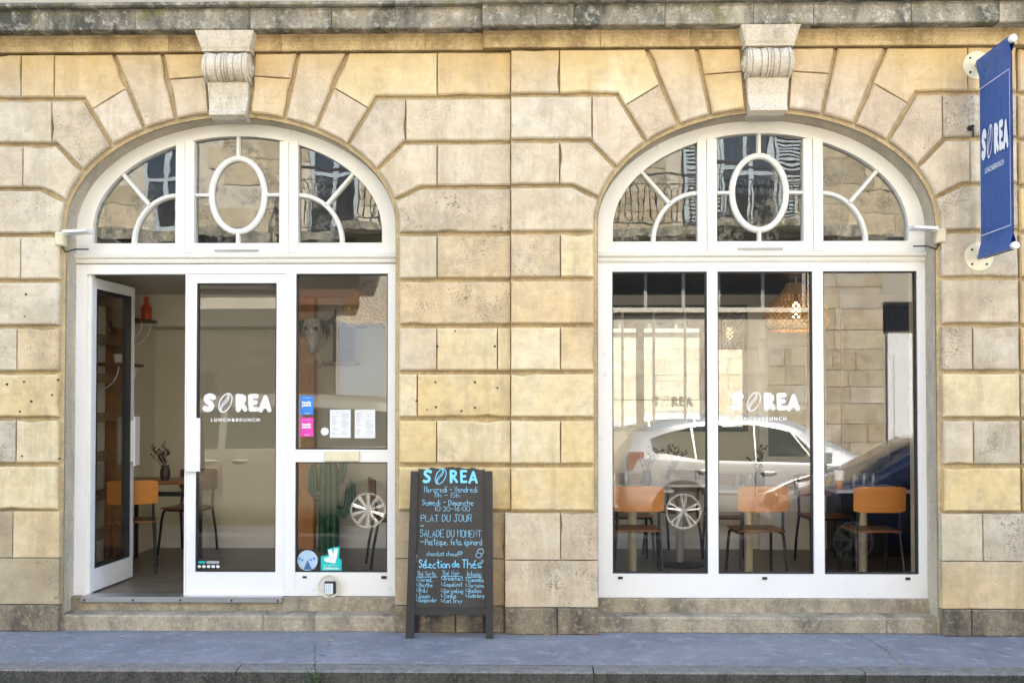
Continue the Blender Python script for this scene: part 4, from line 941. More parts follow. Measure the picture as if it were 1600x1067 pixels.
# chalkboard
t = thing('chalkboard_sign', 'black A-frame chalkboard with blue chalk lettering on the pavement', 'chalkboard', (-.58, -.2, 0))
def lean(u, z, d=0): return (-.578 + u, -.225 + z * .075 - d, z)
def lbox(mb, u0, u1, z0, z1, d0, d1): mb.add([lean(u0, z0, d0), lean(u1, z0, d0), lean(u1, z0, d1), lean(u0, z0, d1), lean(u0, z1, d0), lean(u1, z1, d0), lean(u1, z1, d1), lean(u0, z1, d1)], [(0, 3, 2, 1), (4, 5, 6, 7), (0, 1, 5, 4), (1, 2, 6, 5), (2, 3, 7, 6), (3, 0, 4, 7)]); return mb
m = MB(); m.add([lean(-.315, .0, -.012), lean(-.255, .0, -.012), lean(-.235, 1.19, -.012), lean(-.29, 1.19, -.012), lean(-.315, .0, .025), lean(-.255, .0, .025), lean(-.235, 1.19, .025), lean(-.29, 1.19, .025)], [(0, 1, 2, 3), (4, 5, 6, 7), (0, 1, 5, 4), (1, 2, 6, 5), (2, 3, 7, 6), (3, 0, 4, 7)]); m.obj('stile', 'blackwood', t)
m = MB(); m.add([lean(.262, .0, -.012), lean(.315, .0, -.012), lean(.305, 1.19, -.012), lean(.25, 1.19, -.012), lean(.262, .0, .025), lean(.315, .0, .025), lean(.305, 1.19, .025), lean(.25, 1.19, .025)], [(0, 1, 2, 3), (4, 5, 6, 7), (0, 1, 5, 4), (1, 2, 6, 5), (2, 3, 7, 6), (3, 0, 4, 7)]); m.obj('stile', 'blackwood', t)
lbox(MB(), -.253, .262, .165, .215, -.01, .02).obj('rail', 'blackwood', t)
m = MB(); top = [(-.236 + .486 * i / 16, 1.205 + random.uniform(-.008, .008) + .012 * math.sin(math.pi * i / 16)) for i in range(17)]
pl = [(.262, .215), (.25, 1.19)] + top[::-1] + [(-.236, 1.19), (-.254, .215)]
k = len(pl); m.add([lean(u, z, .006) for u, z in pl] + [lean(u, z, -.006) for u, z in pl], [tuple(range(k)), tuple(reversed(range(k, 2 * k)))] + [(i, (i + 1) % k, k + (i + 1) % k, k + i) for i in range(k)]); slate = m.obj('slate', 'board', t)
for u in (-.27, .235): MB().add([(-.578 + u, -.07, 0), (-.578 + u + .03, -.07, 0), (-.578 + u + .03, -.045, 0), (-.578 + u, -.045, 0), (-.578 + u, -.125, 1.15), (-.578 + u + .03, -.125, 1.15), (-.578 + u + .03, -.105, 1.15), (-.578 + u, -.105, 1.15)], [(0, 3, 2, 1), (4, 5, 6, 7), (0, 1, 5, 4), (1, 2, 6, 5), (2, 3, 7, 6), (3, 0, 4, 7)]).obj('back_leg', 'blackwood', t)
S_ = 1 / 215.0
def U(px): return (px - 708) * S_
def Vz(py): return 1.70 - (py - 628) * S_
W1 = MB(); W2 = MB(); cnt = [0]
GL = {'a': '451504031232 43,4542', 'b': '0802,0515354433423212 02', 'c': '45153504 03123242', 'd': '4842,45150403123243', 'e': '044434251504031232 42', 'f': '4838272 2,0545', 'g': '4515040312324 3,45413000', 'h': '0802,0415354442',
 'i': '2522,2727', 'j': '2521100 0,2727', 'k': '0802,4503,1442', 'l': '0803124 2', 'm': '0502,0415252 2,24354542', 'n': '0502,0415354442', 'o': '150403123243443515', 'p': '0500,0515354443321203', 'q': '4540,4515040312324 3', 'r': '0502,041535 45',
 's': '4515041333 4 2320212', 't': '2823324 2,0646', 'u': '05031232 43,4542', 'v': '052245', 'w': '0512253245', 'y': '0523,4511 00', 'z': '05450242', 'A': '022842,1434', 'B': '0802,08284735054433220 2', 'C': '47281806031222 43', 'D': '0208284644220 2', 'E': '48080242,0535',
 'G': '472818060312324345 25', 'I': '2822', 'J': '1848,283321 1203', 'L': '080242', 'M': '0208254842', 'N': '02084248', 'O': '28070312324347 28', 'P': '02083847453505', 'R': '0208384745 05,2542', 'S': '4728180706354433221203', 'T': '0848,2822', 'U': '080312324348', 'V': '082248',
 '0': '2807031232434728', '1': '1 72822', '3': '07284735 2535443322 02', '5': '48080 535443322 02', '6': '3816041232433515 04', '-': '0545', ':': '2424,2626', '.': '2223'}
def ink(mb, s, u0, u1, z0, h, w=.0032, seed=0):
    """one-stroke handwriting: letters fitted between u0 and u1, capitals h high"""
    rg = random.Random(seed + len(s)); x = 0; strokes = []
    for chh in s:
        base = {'é': 'e', 'è': 'e'}.get(chh, chh)
        if base == ' ': x += 3.2; continue
        wd = 4; jy = rg.uniform(-.25, .25); k = rg.uniform(.92, 1.06)
        if base in 'il.:1': x -= 1.4
        for part in GL[base].split(','):
            d = part.replace(' ', ''); pts = [(x + int(d[i]) + rg.uniform(-.12, .12), (int(d[i + 1]) - 2) * k + jy) for i in range(0, len(d) - 1, 2)]
            if len(pts) == 2 and abs(pts[0][0] - pts[1][0]) + abs(pts[0][1] - pts[1][1]) < .6: pts = [pts[0], (pts[0][0] + .5, pts[0][1] + .3)]
            strokes.append(pts)
        if base != chh: strokes.append([(x + 2, 4.2 + jy), (x + 3, 5.1 + jy)])
        x += wd + 1.5 - (1.4 if base in 'il.:1' else 0)
    sx = (u1 - u0) / (x - 1.5); sz = h / 6
    for pts in strokes:
        m2 = MB().ribbon([(u0 + p[0] * sx, z0 + p[1] * sz) for p in pts], w, 0); cnt[0] += 1
        mb.add([lean(v[0], v[2], .0070 + .00001 * (cnt[0] % 90)) for v in m2.v], m2.f)
def chalk(mb, s, a, b, base, h, bold=0, shear=0): ink(mb, s, U(a), U(b), Vz(base), h * S_, .0034 if h > 8 else .0028, cnt[0])
for s, a, b, base, h in (('Mercredi - Vendredi', 667, 750, 770, 9), ('11h - 15h', 683, 722, 778, 7.5), ('Samedi - Dimanche', 664, 744, 790, 8.5), ('10:30-16:00', 684, 738, 799, 7.5), ('PLAT DU JOUR', 662, 741, 815, 10.5), ('SALADE DU MOMENT', 661, 756, 839, 10.5)):
    chalk(W1, s, a, b, base, h, bold=-.012)
chalk(W1, 'Pastèque. feta. épinard', 669, 757, 851, 9.5, bold=-.008, shear=.15)
chalk(W1, 'chocolat chaud', 671, 720, 868, 6.5, bold=-.008, shear=.1)
for x, y in ((661, 821.5), (661, 846)): W1.add([lean(U(x), Vz(y), .0072), lean(U(x + 6), Vz(y), .0072), lean(U(x + 6), Vz(y + 1), .0072), lean(U(x), Vz(y + 1), .0072)], [(0, 1, 2, 3)])
ink(W2, 'Sélection', U(660), U(707), Vz(886), 12 * S_, .006, 1); ink(W2, 'de', U(711), U(723), Vz(884.5), 10 * S_, .006, 2); ink(W2, 'Thés', U(727), U(757), Vz(886), 13 * S_, .006, 3)
for col, x0, rows in ((0, 656, (('Thé Verte', 32, 899), ('Normal', 23, 907.5), ('Menthe', 24, 915.5), ('Bali', 16, 923.5), ('Jasmin', 20, 932.5), ('Gunpowder', 31, 938.5))),
                      (1, 695, (('Thé Noir', 30, 898), ('Breakfast', 32, 905.5), ('Coquelicot', 31, 914.5), ('Darjeeling', 32, 924.5), ('Vanille', 22, 932), ('Earl Grey', 31, 939.5))),
                      (2, 733, (('Infusion', 25, 899), ('Camomille', 27, 907.5), ('Verveine', 27, 916), ('Rooibos', 23, 924), ('Cederberg', 27, 931.5)))):
    for k, (s, w, base) in enumerate(rows):
        ind = 1 if k == 0 else 4; h = 7.5 if k == 0 else 6.5
        chalk(W1, s, x0 + ind, x0 + ind + w - 3, base, h, bold=-.004)
        if k == 0: m2 = MB().ribbon([(U(x0), Vz(base + 1.6)), (U(x0 + w), Vz(base + 1.4))], .0035, 0); W1.add([lean(v[0], v[2], .0073) for v in m2.v], m2.f)
        else:
            m2 = MB().ribbon([(U(x0), Vz(base - 6)), (U(x0), Vz(base - 2)), (U(x0 + 3), Vz(base - 1.5))], .003, 0); W1.add([lean(v[0], v[2], .0073) for v in m2.v], m2.f)
for pts in ([(724, 866.5), (721, 863), (722, 861), (724, 862.5), (726, 861), (727.5, 863), (724, 866.5)], [(748, 866), (751, 863), (756, 864), (757, 868), (754, 871), (749, 870), (748, 866)], [(757, 866), (761, 862), (758, 857), (752, 858), (750, 862)], [(757, 876), (759, 874), (760, 877), (757, 878), (757, 876)], [(655, 867), (657, 869)], [(653, 871), (656, 872)], [(653, 876), (656, 876)]):
    m2 = MB().ribbon([(U(p[0]), Vz(p[1])) for p in pts], .0045, 0); W1.add([lean(v[0], v[2], .0074) for v in m2.v], m2.f)
wordmark(W2, U(663), Vz(757), (752 - 663) * S_, 0, place=lambda a, b, e: lean(a, b, .0075 - e), fat=.2)
W1.flat = W2.flat = True
struct(W1.obj('chalk_writing', 'chalk', slate), 'stuff'); struct(W2.obj('chalk_title', 'chalk2', slate), 'stuff')

# stickers and notices on the glass
for nm, c in (('st_blue', (.03, .22, .70)), ('st_pink', (.75, .05, .42)), ('st_teal', (.0, .52, .50)), ('st_pale', (.42, .58, .72)), ('st_navy', (.05, .14, .33)), ('paper', (.74, .77, .80)), ('ink', (.12, .12, .13)), ('st_black', (.015, .015, .017)), ('st_green', (.05, .4, .1))):
    M[nm] = simple(nm, c, .5, var=.01)
GY = YG - .0038
def flat(poly, y=GY, t=.0006): m = MB(); m.prism(poly, y - t, y); return m
def rc(x0, x1, z0, z1): return [(x0, z0), (x1, z0), (x1, z1), (x0, z1)]
def gx_(px): return (px - 828) / 204.6
def gz_(py): return 1.7 - (py - 627) / 204.6
for col, y0, y1, lab in (('st_blue', 618, 648, 'blue square sticker with white lettering on the side window'), ('st_pink', 652.5, 682, 'pink square sticker with white lettering below the blue one')):
    x0, x1, za, zb = gx_(467.5), gx_(488), gz_(y1), gz_(y0); s = tag(flat(rc(x0, x1, za, zb)).obj('sticker', col, None, (x0, GY, za)), lab, 'sticker')
    m = MB(); w = x1 - x0; h = zb - za
    put_text(m, 'lonely', x0 + .15 * w, x0 + .84 * w, za + .52 * h, za + .73 * h, GY - .0012, .04); put_text(m, 'planet', x0 + .15 * w, x0 + .84 * w, za + .40 * h, za + .58 * h, GY - .0014, .04)
    put_text(m, 'recommended', x0 + .2 * w, x0 + .8 * w, za + .86 * h, za + .90 * h, GY - .0012); put_text(m, 'visited', x0 + .34 * w, x0 + .7 * w, za + .05 * h, za + .13 * h, GY - .0012); m.obj('lettering', 'vinyl', s)
rr = random.Random(2)
for x0, x1, y0, y1, lab in ((514.5, 547, 640, 684, 'left white menu sheet taped to the side window'), (553.5, 585.5, 640, 684.5, 'right white menu sheet taped to the side window')):
    X0, X1, za, zb = gx_(x0), gx_(x1), gz_(y1), gz_(y0); s = tag(flat(rc(X0, X1, za, zb)).obj('menu_sheet', 'paper', None, (X0, GY, za)), lab, 'menu')
    m = MB(); w = X1 - X0; h = zb - za; put_text(m, 'MENU BRUNCH' if x0 < 530 else 'MENU LUNCH', X0 + .28 * w, X0 + .72 * w, za + .925 * h, za + .95 * h, GY - .0012)
    for c in (.08, .55):
        for k in range(20):
            if rr.random() < .3: continue
            zz = za + (.88 - .04 * k) * h; l = rr.uniform(.15, .36); xx = X0 + c * w
            m.add([(xx, GY - .0012, zz), (xx + l * w, GY - .0012, zz), (xx + l * w, GY - .0012, zz + .0022), (xx, GY - .0012, zz + .0022)], [(0, 1, 2, 3)])
    m.obj('printed_lines', M['grey'], s)
cxs, czs = gx_(506.5), gz_(674); s = tag(flat([(cxs + .03 * math.cos(a), czs + .03 * math.sin(a)) for a in [2 * math.pi * k / 20 for k in range(20)]], t=.008).obj('round_button', 'white', None, (cxs, GY, czs)), 'small round white disc beside the menu sheets', 'disc')
cxs, czs = gx_(480), gz_(875.5); rad = 16 / 204.6
s = tag(flat([(cxs + rad * math.cos(a), czs + rad * math.sin(a)) for a in [2 * math.pi * k / 28 for k in range(28)]]).obj('sticker', 'st_pale', None, (cxs, GY, czs)), 'round pale blue sticker with a navy wedge in the lower pane', 'sticker')
flat([(cxs - .03, czs - .07), (cxs + .035, czs - .07), (cxs, czs + .005)], GY - .0009).obj('wedge', 'st_navy', s)
for dx, dz in ((-.062, .012), (.05, .015), (-.04, .003), (.025, .004)): flat([(cxs + dx + .009 * math.cos(a), czs + dz + .009 * math.sin(a)) for a in [2 * math.pi * k / 10 for k in range(10)]], GY - .0009).obj('dot', 'st_blue', s)
# delivery sticker: teal block with a pale angular head
q = lambda L: [(gx_(440 + x * 180 / 1600), gz_(840 + y * 110 / 978)) for x, y in L][::-1]
s = tag(flat(q([(542, 465), (542, 255), (650, 240), (632, 155), (712, 140), (716, 130), (806, 125), (796, 295), (830, 298), (832, 465)])).obj('sticker', 'st_teal', None, (gx_(517), GY, gz_(875))), 'teal delivery sticker with white angular logo in the lower pane', 'sticker')
flat(q([(582, 285), (660, 262), (640, 170), (690, 155), (715, 235), (728, 150), (782, 150), (765, 270), (740, 358), (600, 330)]), GY - .0009).obj('logo', 'vinyl', s)
m = MB(); put_text(m, 'Deliveroo', gx_(506), gx_(529), gz_(889.5), gz_(885), GY - .0013, .02); put_text(m, 'Notre restaurant est sur', gx_(504.5), gx_(527.5), gz_(883.5), gz_(881.8), GY - .0013); m.obj('lettering', 'vinyl', s)
for x, y in ((676, 272), (714, 277)): p = q([(x, y)])[0]; flat([(p[0] + .0045 * math.cos(a), p[1] + .0045 * math.sin(a)) for a in [2 * math.pi * k / 8 for k in range(8)]], GY - .0017).obj('dot', 'st_teal', s)
# card-payment sticker on the door
x0, x1, za, zb = gx_(306), gx_(343), gz_(889), gz_(874); s = tag(flat(rc(x0, x1, za, zb)).obj('sticker', 'st_black', None, (x0, GY, za)), 'small black card-payment sticker at the foot of the glass door', 'sticker')
for k in range(5):
    c = (x0 + .018 + k * .036, za + .018); flat([(c[0] + .014 * math.cos(a), c[1] + .011 * math.sin(a)) for a in [2 * math.pi * j / 12 for j in range(12)]], GY - .0009).obj('oval', 'vinyl', s)
flat(rc(x0 + .01, x0 + .065, zb - .03, zb - .015), GY - .0009).obj('strip', 'st_teal', s); flat(rc(x0 + .075, x1 - .01, zb - .034, zb - .012), GY - .0009).obj('strip', 'grey', s)
# wooden hoop and small notice on the panel below the window
PY = YF + .004; hx, hz = gx_(517), gz_(913.5)
tag(MB().tube([(hx + .082 * math.cos(a), PY - .03 - .0, hz + .082 * math.sin(a)) for a in [2 * math.pi * k / 40 for k in range(41)]], .007, 8).obj('wooden_hoop', 'creamplastic', None, (hx, PY - .03, hz - .08), smooth=True), 'pale wooden hoop leaning on the white panel under the window', 'hoop')
s = tag(MB().box(hx - .038, hx + .045, PY - .0325, PY - .001, hz - .055, hz + .035).obj('notice_box', 'steel', None, (hx, PY - .01, hz - .05)), 'small black box with a white notice inside the hoop', 'box')
MB().box(hx - .035, hx + .028, PY - .034, PY - .0327, hz - .055, hz + .022).obj('notice', 'paper', s)
m = MB()
for k in range(3): put_text(m, 'SOREA CAFE', -.03, .03, 0, .007, 0, place=lambda a_, b_, k=k: (hx - .02 + k * .016 - b_, PY - .0348, hz - .015 + a_))
m.obj('printed_lines', 'st_navy', s)
# weed in the gutter joint
wx = -1.35; t = thing('weed', 'green weed growing from the kerb joint', 'plant', (wx, -1.15, -.12)); rr = random.Random(9)
for st in range(6):
    m = MB(); h = (.30, .16, .12, .1, .09, .13)[st]; dx = (0, -.05, .06, -.07, .05, .03)[st]
    b0 = Vector((wx + rr.uniform(-.02, .02), -1.158 - .005 * st, -.124)); tip = b0 + Vector((dx, -.02, h)); m.tube([b0, (b0 + tip) / 2 + Vector((dx * .1, 0, 0)), tip], [.004, .003, .0015], 5)
    for k in range(int(h * 90)):
        f = (k + 1) / (h * 90 + 1); c = b0.lerp(tip, f); a = k * 2.4; l = .035 * (1.1 - f * .6); d = Vector((math.cos(a), math.sin(a) * .6, .35)) * l; p = Vector((-math.sin(a), math.cos(a), 0)) * l * .25
        m.add([c, c + d * .5 + p, c + d, c + d * .5 - p], [(0, 1, 2, 3)])
    m.obj('stem', 'leaf', t)

# ------------------------------------------------------------------ the house across the street (seen in the glass)
OY = -9.6
O = thing('opposite_house', 'sunlit stone house across the street reflected in the glass', 'building', (0, OY, 0))
MB().box(-10, 10, OY - .6, OY, 0, 10.5).obj('wall', 'plaster', O)
m = MB(); m.box(-10, 10, OY - 9, OY - .6, 0, 10.5); m.obj('rear_wall', 'plaster', O)
rr = random.Random(21)
def oblock(x0, x1, z0, z1, col, a=.5, d=.02):
    mb = MB(); mb.prism(rc(-x1 + .004, -x0 - .004, z0 + .004, z1 - .004), -d, .02, .004); mb.v = [(-v[0], OY - v[1], v[2]) for v in mb.v]
    j = rr.uniform(.86, 1.1); mb.obj('stone_block', 'farstone', O, color=(col[0] * j, col[1] * j, col[2] * j, a))
def oblocks(x0, x1, z0, z1, rh, bw, cols, a, holes=()):
    z = z0; r_ = 0
    while z < z1 - .05:
        h = min(rh * rr.uniform(.85, 1.15), z1 - z) if z + rh * 1.3 < z1 else z1 - z
        x = x0
        while x < x1 - .02:
            w = bw * rr.uniform(.6, 1.35); e = x + w if x + w < x1 - bw * .4 else x1
            if not any(e > p + .01 and x < q - .01 and z + h > s + .01 and z < t_ - .01 for p, q, s, t_ in holes): oblock(x, e, z, z + h, rr.choice(cols), a, rr.uniform(.008, .016))
            x = e
        z += h; r_ += 1
oblocks(4.05, 4.75, 0, 3.22, .32, .4, [(.62, .56, .42), (.66, .62, .52)], .9)
oblocks(4.75, 6.05, 0, 4.4, .32, .55, [(.58, .52, .39), (.62, .56, .42), (.54, .46, .33), (.66, .62, .52)], .9)
oblocks(1.30, 4.05, .25, 3.22, .5, .85, [(.66, .62, .52)], .08, )
oblocks(-2.40, 1.30, 0, 4.4, .36, .8, [(.54, .47, .34), (.60, .53, .4)], .5)
win = [(-6.6, -5.8), (-3.7, -2.9), (-.6, .4), (3.25, 4.15)]
oblocks(-8, 8, 4.62, 7.4, .4, .9, [(.44, .39, .29), (.38, .34, .26), (.48, .42, .31)], 1.0, [(a - .001, b + .001, 4.62, 7.0) for a, b in win])
# lower right: added dark band standing in for shade above the whitewashed wall
MB().box(1.30, 4.75, OY, OY + .03, 3.3, 4.38).obj('shade_band', 'darkpane', O)
for x in (1.34, 1.95, 2.6, 3.2, 3.95, 4.65): MB().box(x, x + .06, OY + .031, OY + .06, 3.3, 4.38).obj('shade_band_bar', 'grey', O)
MB().box(1.28, 4.77, OY, OY + .1, 3.22, 3.3).obj('ledge', 'farwhite', O)
MB().box(-10, 10, OY, OY + .22, 4.42, 4.6).obj('string_course', 'cornice', O)
# white door with its dark fanlight
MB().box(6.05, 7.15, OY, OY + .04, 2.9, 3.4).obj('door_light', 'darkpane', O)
d = MB().box(6.1, 7.1, OY, OY + .06, 0, 2.86).obj('door', 'white', O)
for x in (6.2, 6.65): MB().box(x, x + .36, OY + .061, OY + .075, 1.1, 2.5).obj('door_panel', 'white', d)
MB().lathe([(.03, .06), (.03, .10), (.02, .12)], (6.62, OY, 1.15), 12, 'y').obj('door_knob', 'wicker', d)
# dark shopfront at the left with painted name and a white gate beside it
f = MB().box(-9, -3.35, OY, OY + .05, 0, 3.3).obj('shopfront', 'umber', O)
MB().box(-4.15, -2.95, OY, OY + .14, 3.36, 3.62).obj('lintel_beam', 'brownbeam', O)
MB().box(-9, -2.95, OY + .0, OY + .1, 3.63, 4.41).obj('fascia_wall', 'umber', O)
m = MB()
for s, a, b, z0, z1 in (('La Table du', -5.0, -3.7, 2.62, 2.86), ('Houssegais', -5.2, -3.6, 2.28, 2.54)):
    put_text(m, s, a, b, z0, z1, OY + .053, 0, 1, .3, mirror=True)
m.obj('painted_name', 'umber2', f)
for x in (-8.2, -6.6): MB().box(x, x + 1.2, OY + .051, OY + .06, .6, 2.2).obj('shop_window', 'darkpane', f)
g = MB().box(-3.3, -2.5, OY, OY + .05, 0, 3.05).obj('gate', 'shutter', O)
for x in (-3.25, -2.88): MB().box(x, x + .33, OY + .051, OY + .062, .2, 2.95).obj('gate_panel', 'shutter', g)
# upper windows with louvred shutters and iron balconies
for a, b in win:
    w = MB().box(a, b, OY, OY + .02, 4.62, 7.0).obj('window', 'darkpane', O)
    fm = MB(); ring(fm, a, b, 4.625, 7.0, .07, OY + .021, OY + .05); fm.box((a + b) / 2 - .04, (a + b) / 2 + .04, OY + .021, OY + .05, 4.695, 6.93); fm.box(a + .07, b - .07, OY + .021, OY + .045, 5.6, 5.66); fm.obj('window_frame', 'shutter', w)
    for sg, xx in ((-1, a), (1, b)) if a > -1 else ():
        s = MB(); x0, x1 = (xx - .5, xx - .02) if sg < 0 else (xx + .02, xx + .5)
        ring(s, x0, x1, 4.63, 6.98, .05, OY + .035, OY + .075)
        for k in range(34): s.box(x0 + .05, x1 - .05, OY + .04, OY + .07, 4.70 + k * .066, 4.735 + k * .066)
        s.obj('shutter', 'shutter', O)
for a, b in (win[1], (1.3, 4.15)):
    bl = MB().box(a - .5, b + .5, OY, OY + .75, 4.48, 4.61).obj('balcony', 'cornice', O)
    m = MB(); y = OY + .70
    m.box(a - .48, b + .48, y - .02, y + .02, 5.55, 5.585); m.box(a - .48, b + .48, y - .012, y + .012, 4.68, 4.70); m.box(a - .48, b + .48, y - .01, y + .01, 5.38, 5.395)
    n = int((b - a + .96) / .21)
    for k in range(n):
        x = a - .46 + k * .21
        m.tube([(x, y, 4.70), (x, y, 5.3), (x + .035, y, 5.36), (x + .075, y, 5.36), (x + .11, y, 5.3), (x + .11, y, 4.78), (x + .14, y, 4.72), (x + .18, y, 4.72), (x + .21, y, 4.78)], .009, 4)
        c = x + .16; m.tube([(c + .04 * math.cos(t_), y, 5.05 + .07 * math.sin(t_)) for t_ in [2 * math.pi * q_ / 10 for q_ in range(11)]], .007, 4)
    for x in (a - .48, b + .48): m.box(x - .015, x + .015, OY + .02, y, 5.55, 5.58); m.box(x - .015, x + .015, y - .015, y + .015, 4.61, 5.56)
    m.obj('balcony_railing', 'iron', bl)

# ------------------------------------------------------------------ parked and passing cars (seen in the glass)
def smooth_stations(st, n):
    out = []
    for i in range(n + 1):
        u = i / n * (len(st) - 1); k = min(int(u), len(st) - 2); f = u - k
        p0, p1, p2, p3 = st[max(k - 1, 0)], st[k], st[k + 1], st[min(k + 2, len(st) - 1)]
        out.append(tuple(.5 * (2 * b + (c - a) * f + (2 * a - 5 * b + 4 * c - d) * f * f + (3 * b - a - 3 * c + d) * f ** 3) if j != 0 else b + (c - b) * f for j, (a, b, c, d) in enumerate(zip(p0, p1, p2, p3))))
    return out
def make_car(name, label, st, paint, wheels, glass, loc, flip=1, rad=.335, handles=(), rim_n=5, seams=()):
    """st: (x, half width, low z, belt z, roof z); the body runs along +x from its nose; flip mirrors it"""
    t = thing(name, label, 'car' if name != 'van' else 'van', (loc[0], loc[1], -.124))
    S = smooth_stations(st, 44); prof = []
    def half(w, zl, zb, zt):
        cab = max(0, min(1, (zt - zb) / .35)); wt = w * (.93 - .19 * cab)
        return [(0, zl), (w * .84, zl), (w * .96, zl + .09), (w * 1.0, zl + .26), (w * 1.0, zb - .16), (w * .975, zb - .02), (w * .965, zb), (wt + .035 * cab, zt - .10 * cab - .012), (wt, zt - .05 * cab - .006), (wt * .86, zt - .004), (0, zt + .012)]
    def tr(x, y, z): return (loc[0] + flip * x, loc[1] + y, z - .124)
    vs = []; nh = 11
    for x, w, zl, zb, zt in S:
        h = half(w, zl, zb, zt); sec = h + [(-p[0], p[1]) for p in h[-2:0:-1]]; n = len(sec); vs += [tr(x, p[0], p[1]) for p in sec]
    fs = [(i * n + k, i * n + (k + 1) % n, (i + 1) * n + (k + 1) % n, (i + 1) * n + k) for i in range(len(S) - 1) for k in range(n)] + [tuple(range(n)), tuple(reversed(range((len(S) - 1) * n, len(S) * n)))]
    m = MB(); m.add(vs, fs); body = m.obj('body', paint, t, smooth='all')
    def at(x):
        for a, b in zip(S, S[1:]):
            if a[0] <= x <= b[0]: f = (x - a[0]) / max(1e-6, b[0] - a[0]); return tuple(p + (q - p) * f for p, q in zip(a, b))
        return S[-1]
    def side(x, v, sg, o=.012):
        _, w, zl, zb, zt = at(x); h = half(w, zl, zb, zt); a, b = h[6], h[7]
        return tr(x, sg * (a[0] + (b[0] - a[0]) * v + o), a[1] + (b[1] - a[1]) * v)
    for sg in (-1, 1):
        for gpts in glass:                       # list of (x, v) outlines
            k = len(gpts); c = (sum(p[0] for p in gpts) / k, sum(p[1] for p in gpts) / k); mm = MB()
            dense = []
            for i in range(k):
                a, b = gpts[i], gpts[(i + 1) % k]; dense += [(a[0] + (b[0] - a[0]) * q / 6, a[1] + (b[1] - a[1]) * q / 6) for q in range(6)]
            mm.add([side(p[0], p[1], sg) for p in dense] + [side(c[0], c[1], sg)], [(i, (i + 1) % len(dense), len(dense)) for i in range(len(dense))]); mm.obj('window', 'carglass', t)
        for x in handles:
            _, w, zl, zb, zt = at(x); mm = MB(); mm.tube([tr(x - .1, sg * (w - .0), zb - .12), tr(x - .06, sg * (w + .03), zb - .115), tr(x + .06, sg * (w + .03), zb - .115), tr(x + .1, sg * w, zb - .12)], .013, 6); mm.obj('door_handle', 'rim', t)
        for x in seams:
            _, w, zl, zb, zt = at(x); mm = MB(); mm.tube([tr(x, sg * (w * .965), zb), tr(x + .01, sg * w, zb - .16), tr(x + .015, sg * w, zl + .26)], .006, 4); mm.obj('door_seam', 'steel', t)
        # mirror
    for wx in wheels:
        _, w, *_r = at(wx)
        for sg in (-1, 1):
            mm = MB(); mm.lathe([(rad + .075, sg * (w - .25)), (rad + .075, sg * (w + .004)), (rad * .5, sg * (w + .005))], tr(wx, 0, rad), 32, 'y'); mm.obj('wheel_arch', 'steel', t, smooth=True)
            c = tr(wx, 0, rad); o = w - .005
            mm = MB(); mm.lathe([(rad * .62, sg * (o - .18)), (rad * .95, sg * (o - .18)), (rad, sg * (o - .14)), (rad, sg * (o - .02)), (rad * .95, sg * (o + .018)), (rad * .72, sg * (o + .02)), (rad * .69, sg * (o - .03))], c, 32, 'y'); wh = mm.obj('wheel', 'tyre', t, smooth=True)
            mm = MB(); ro = rad * .70; y = o + .016
            mm.lathe([(ro, sg * (y - .06)), (ro, sg * (y + .012)), (ro * .90, sg * (y + .012)), (ro * .88, sg * (y - .05))], c, 32, 'y')
            mm.lathe([(ro * .2, sg * (y - .04)), (ro * .2, sg * (y + .002)), (ro * .1, sg * (y + .008))], c, 16, 'y')
            for k in range(rim_n):
                for e in ((-.17, .17) if rim_n < 7 else (-.06, .06)):
                    a = 2 * math.pi * k / rim_n + .3; p0 = (math.cos(a + e * .5) * ro * .15, math.sin(a + e * .5) * ro * .15); p1 = (math.cos(a + e) * ro * .92, math.sin(a + e) * ro * .92)
                    mm.tube([(c[0] + p0[0], c[1] + sg * (y - .005), c[2] + p0[1]), (c[0] + p1[0], c[1] + sg * (y - .002), c[2] + p1[1])], ro * .075, 6)
            mm.obj('rim', 'rim', wh, smooth=True)
    return t, tr, at
# silver people carrier: nose to the right, tail at x = 1.22
LS = 4.45
t, tr, at = make_car('silver_car', 'silver family car parked across the street, reflected in the right window',
    [(0, .62, .28, .55, .62), (.15, .80, .22, .68, .76), (.55, .88, .2, .84, .90), (1.0, .90, .2, .93, 1.02), (1.45, .91, .2, .97, 1.22), (2.0, .91, .2, .98, 1.54), (2.6, .91, .2, .99, 1.645), (3.3, .90, .2, 1.01, 1.64), (3.85, .89, .22, 1.04, 1.56), (4.2, .86, .25, 1.06, 1.38), (4.38, .80, .3, 1.0, 1.1), (4.45, .66, .38, .9, .96)],
    'silver', (.88, 3.60), [[(1.60, .06), (1.77, .06), (2.06, .86)], [(1.80, .06), (2.60, .06), (2.60, .95), (2.12, .88)], [(2.62, .06), (3.40, .06), (3.44, .92), (2.62, .95)], [(3.43, .08), (3.98, .25), (4.02, .80), (3.48, .92)]],
    (1.22 + LS, -6.78), -1, .345, (2.45, 3.3), 5, (1.75, 2.62, 3.42))
for sg in (-1, 1):
    p = tr(4.28, sg * .80, 1.02); MB().box(p[0] - .06, p[0] + .16, p[1] - .04, p[1] + .04, p[2] - .12, p[2] + .12, .02).obj('tail_lamp', 'redlamp', t)
    p = tr(.28, sg * .76, .74); MB().box(p[0] - .16, p[0] + .12, p[1] - .05, p[1] + .05, p[2] - .06, p[2] + .05, .02).obj('headlight', 'lamp', t)
    p = tr(1.72, sg * 1.0, 1.06); MB().box(p[0] - .06, p[0] + .07, p[1] - .11, p[1] + .09, p[2] - .07, p[2] + .08, .03).obj('wing_mirror', 'silver', t)
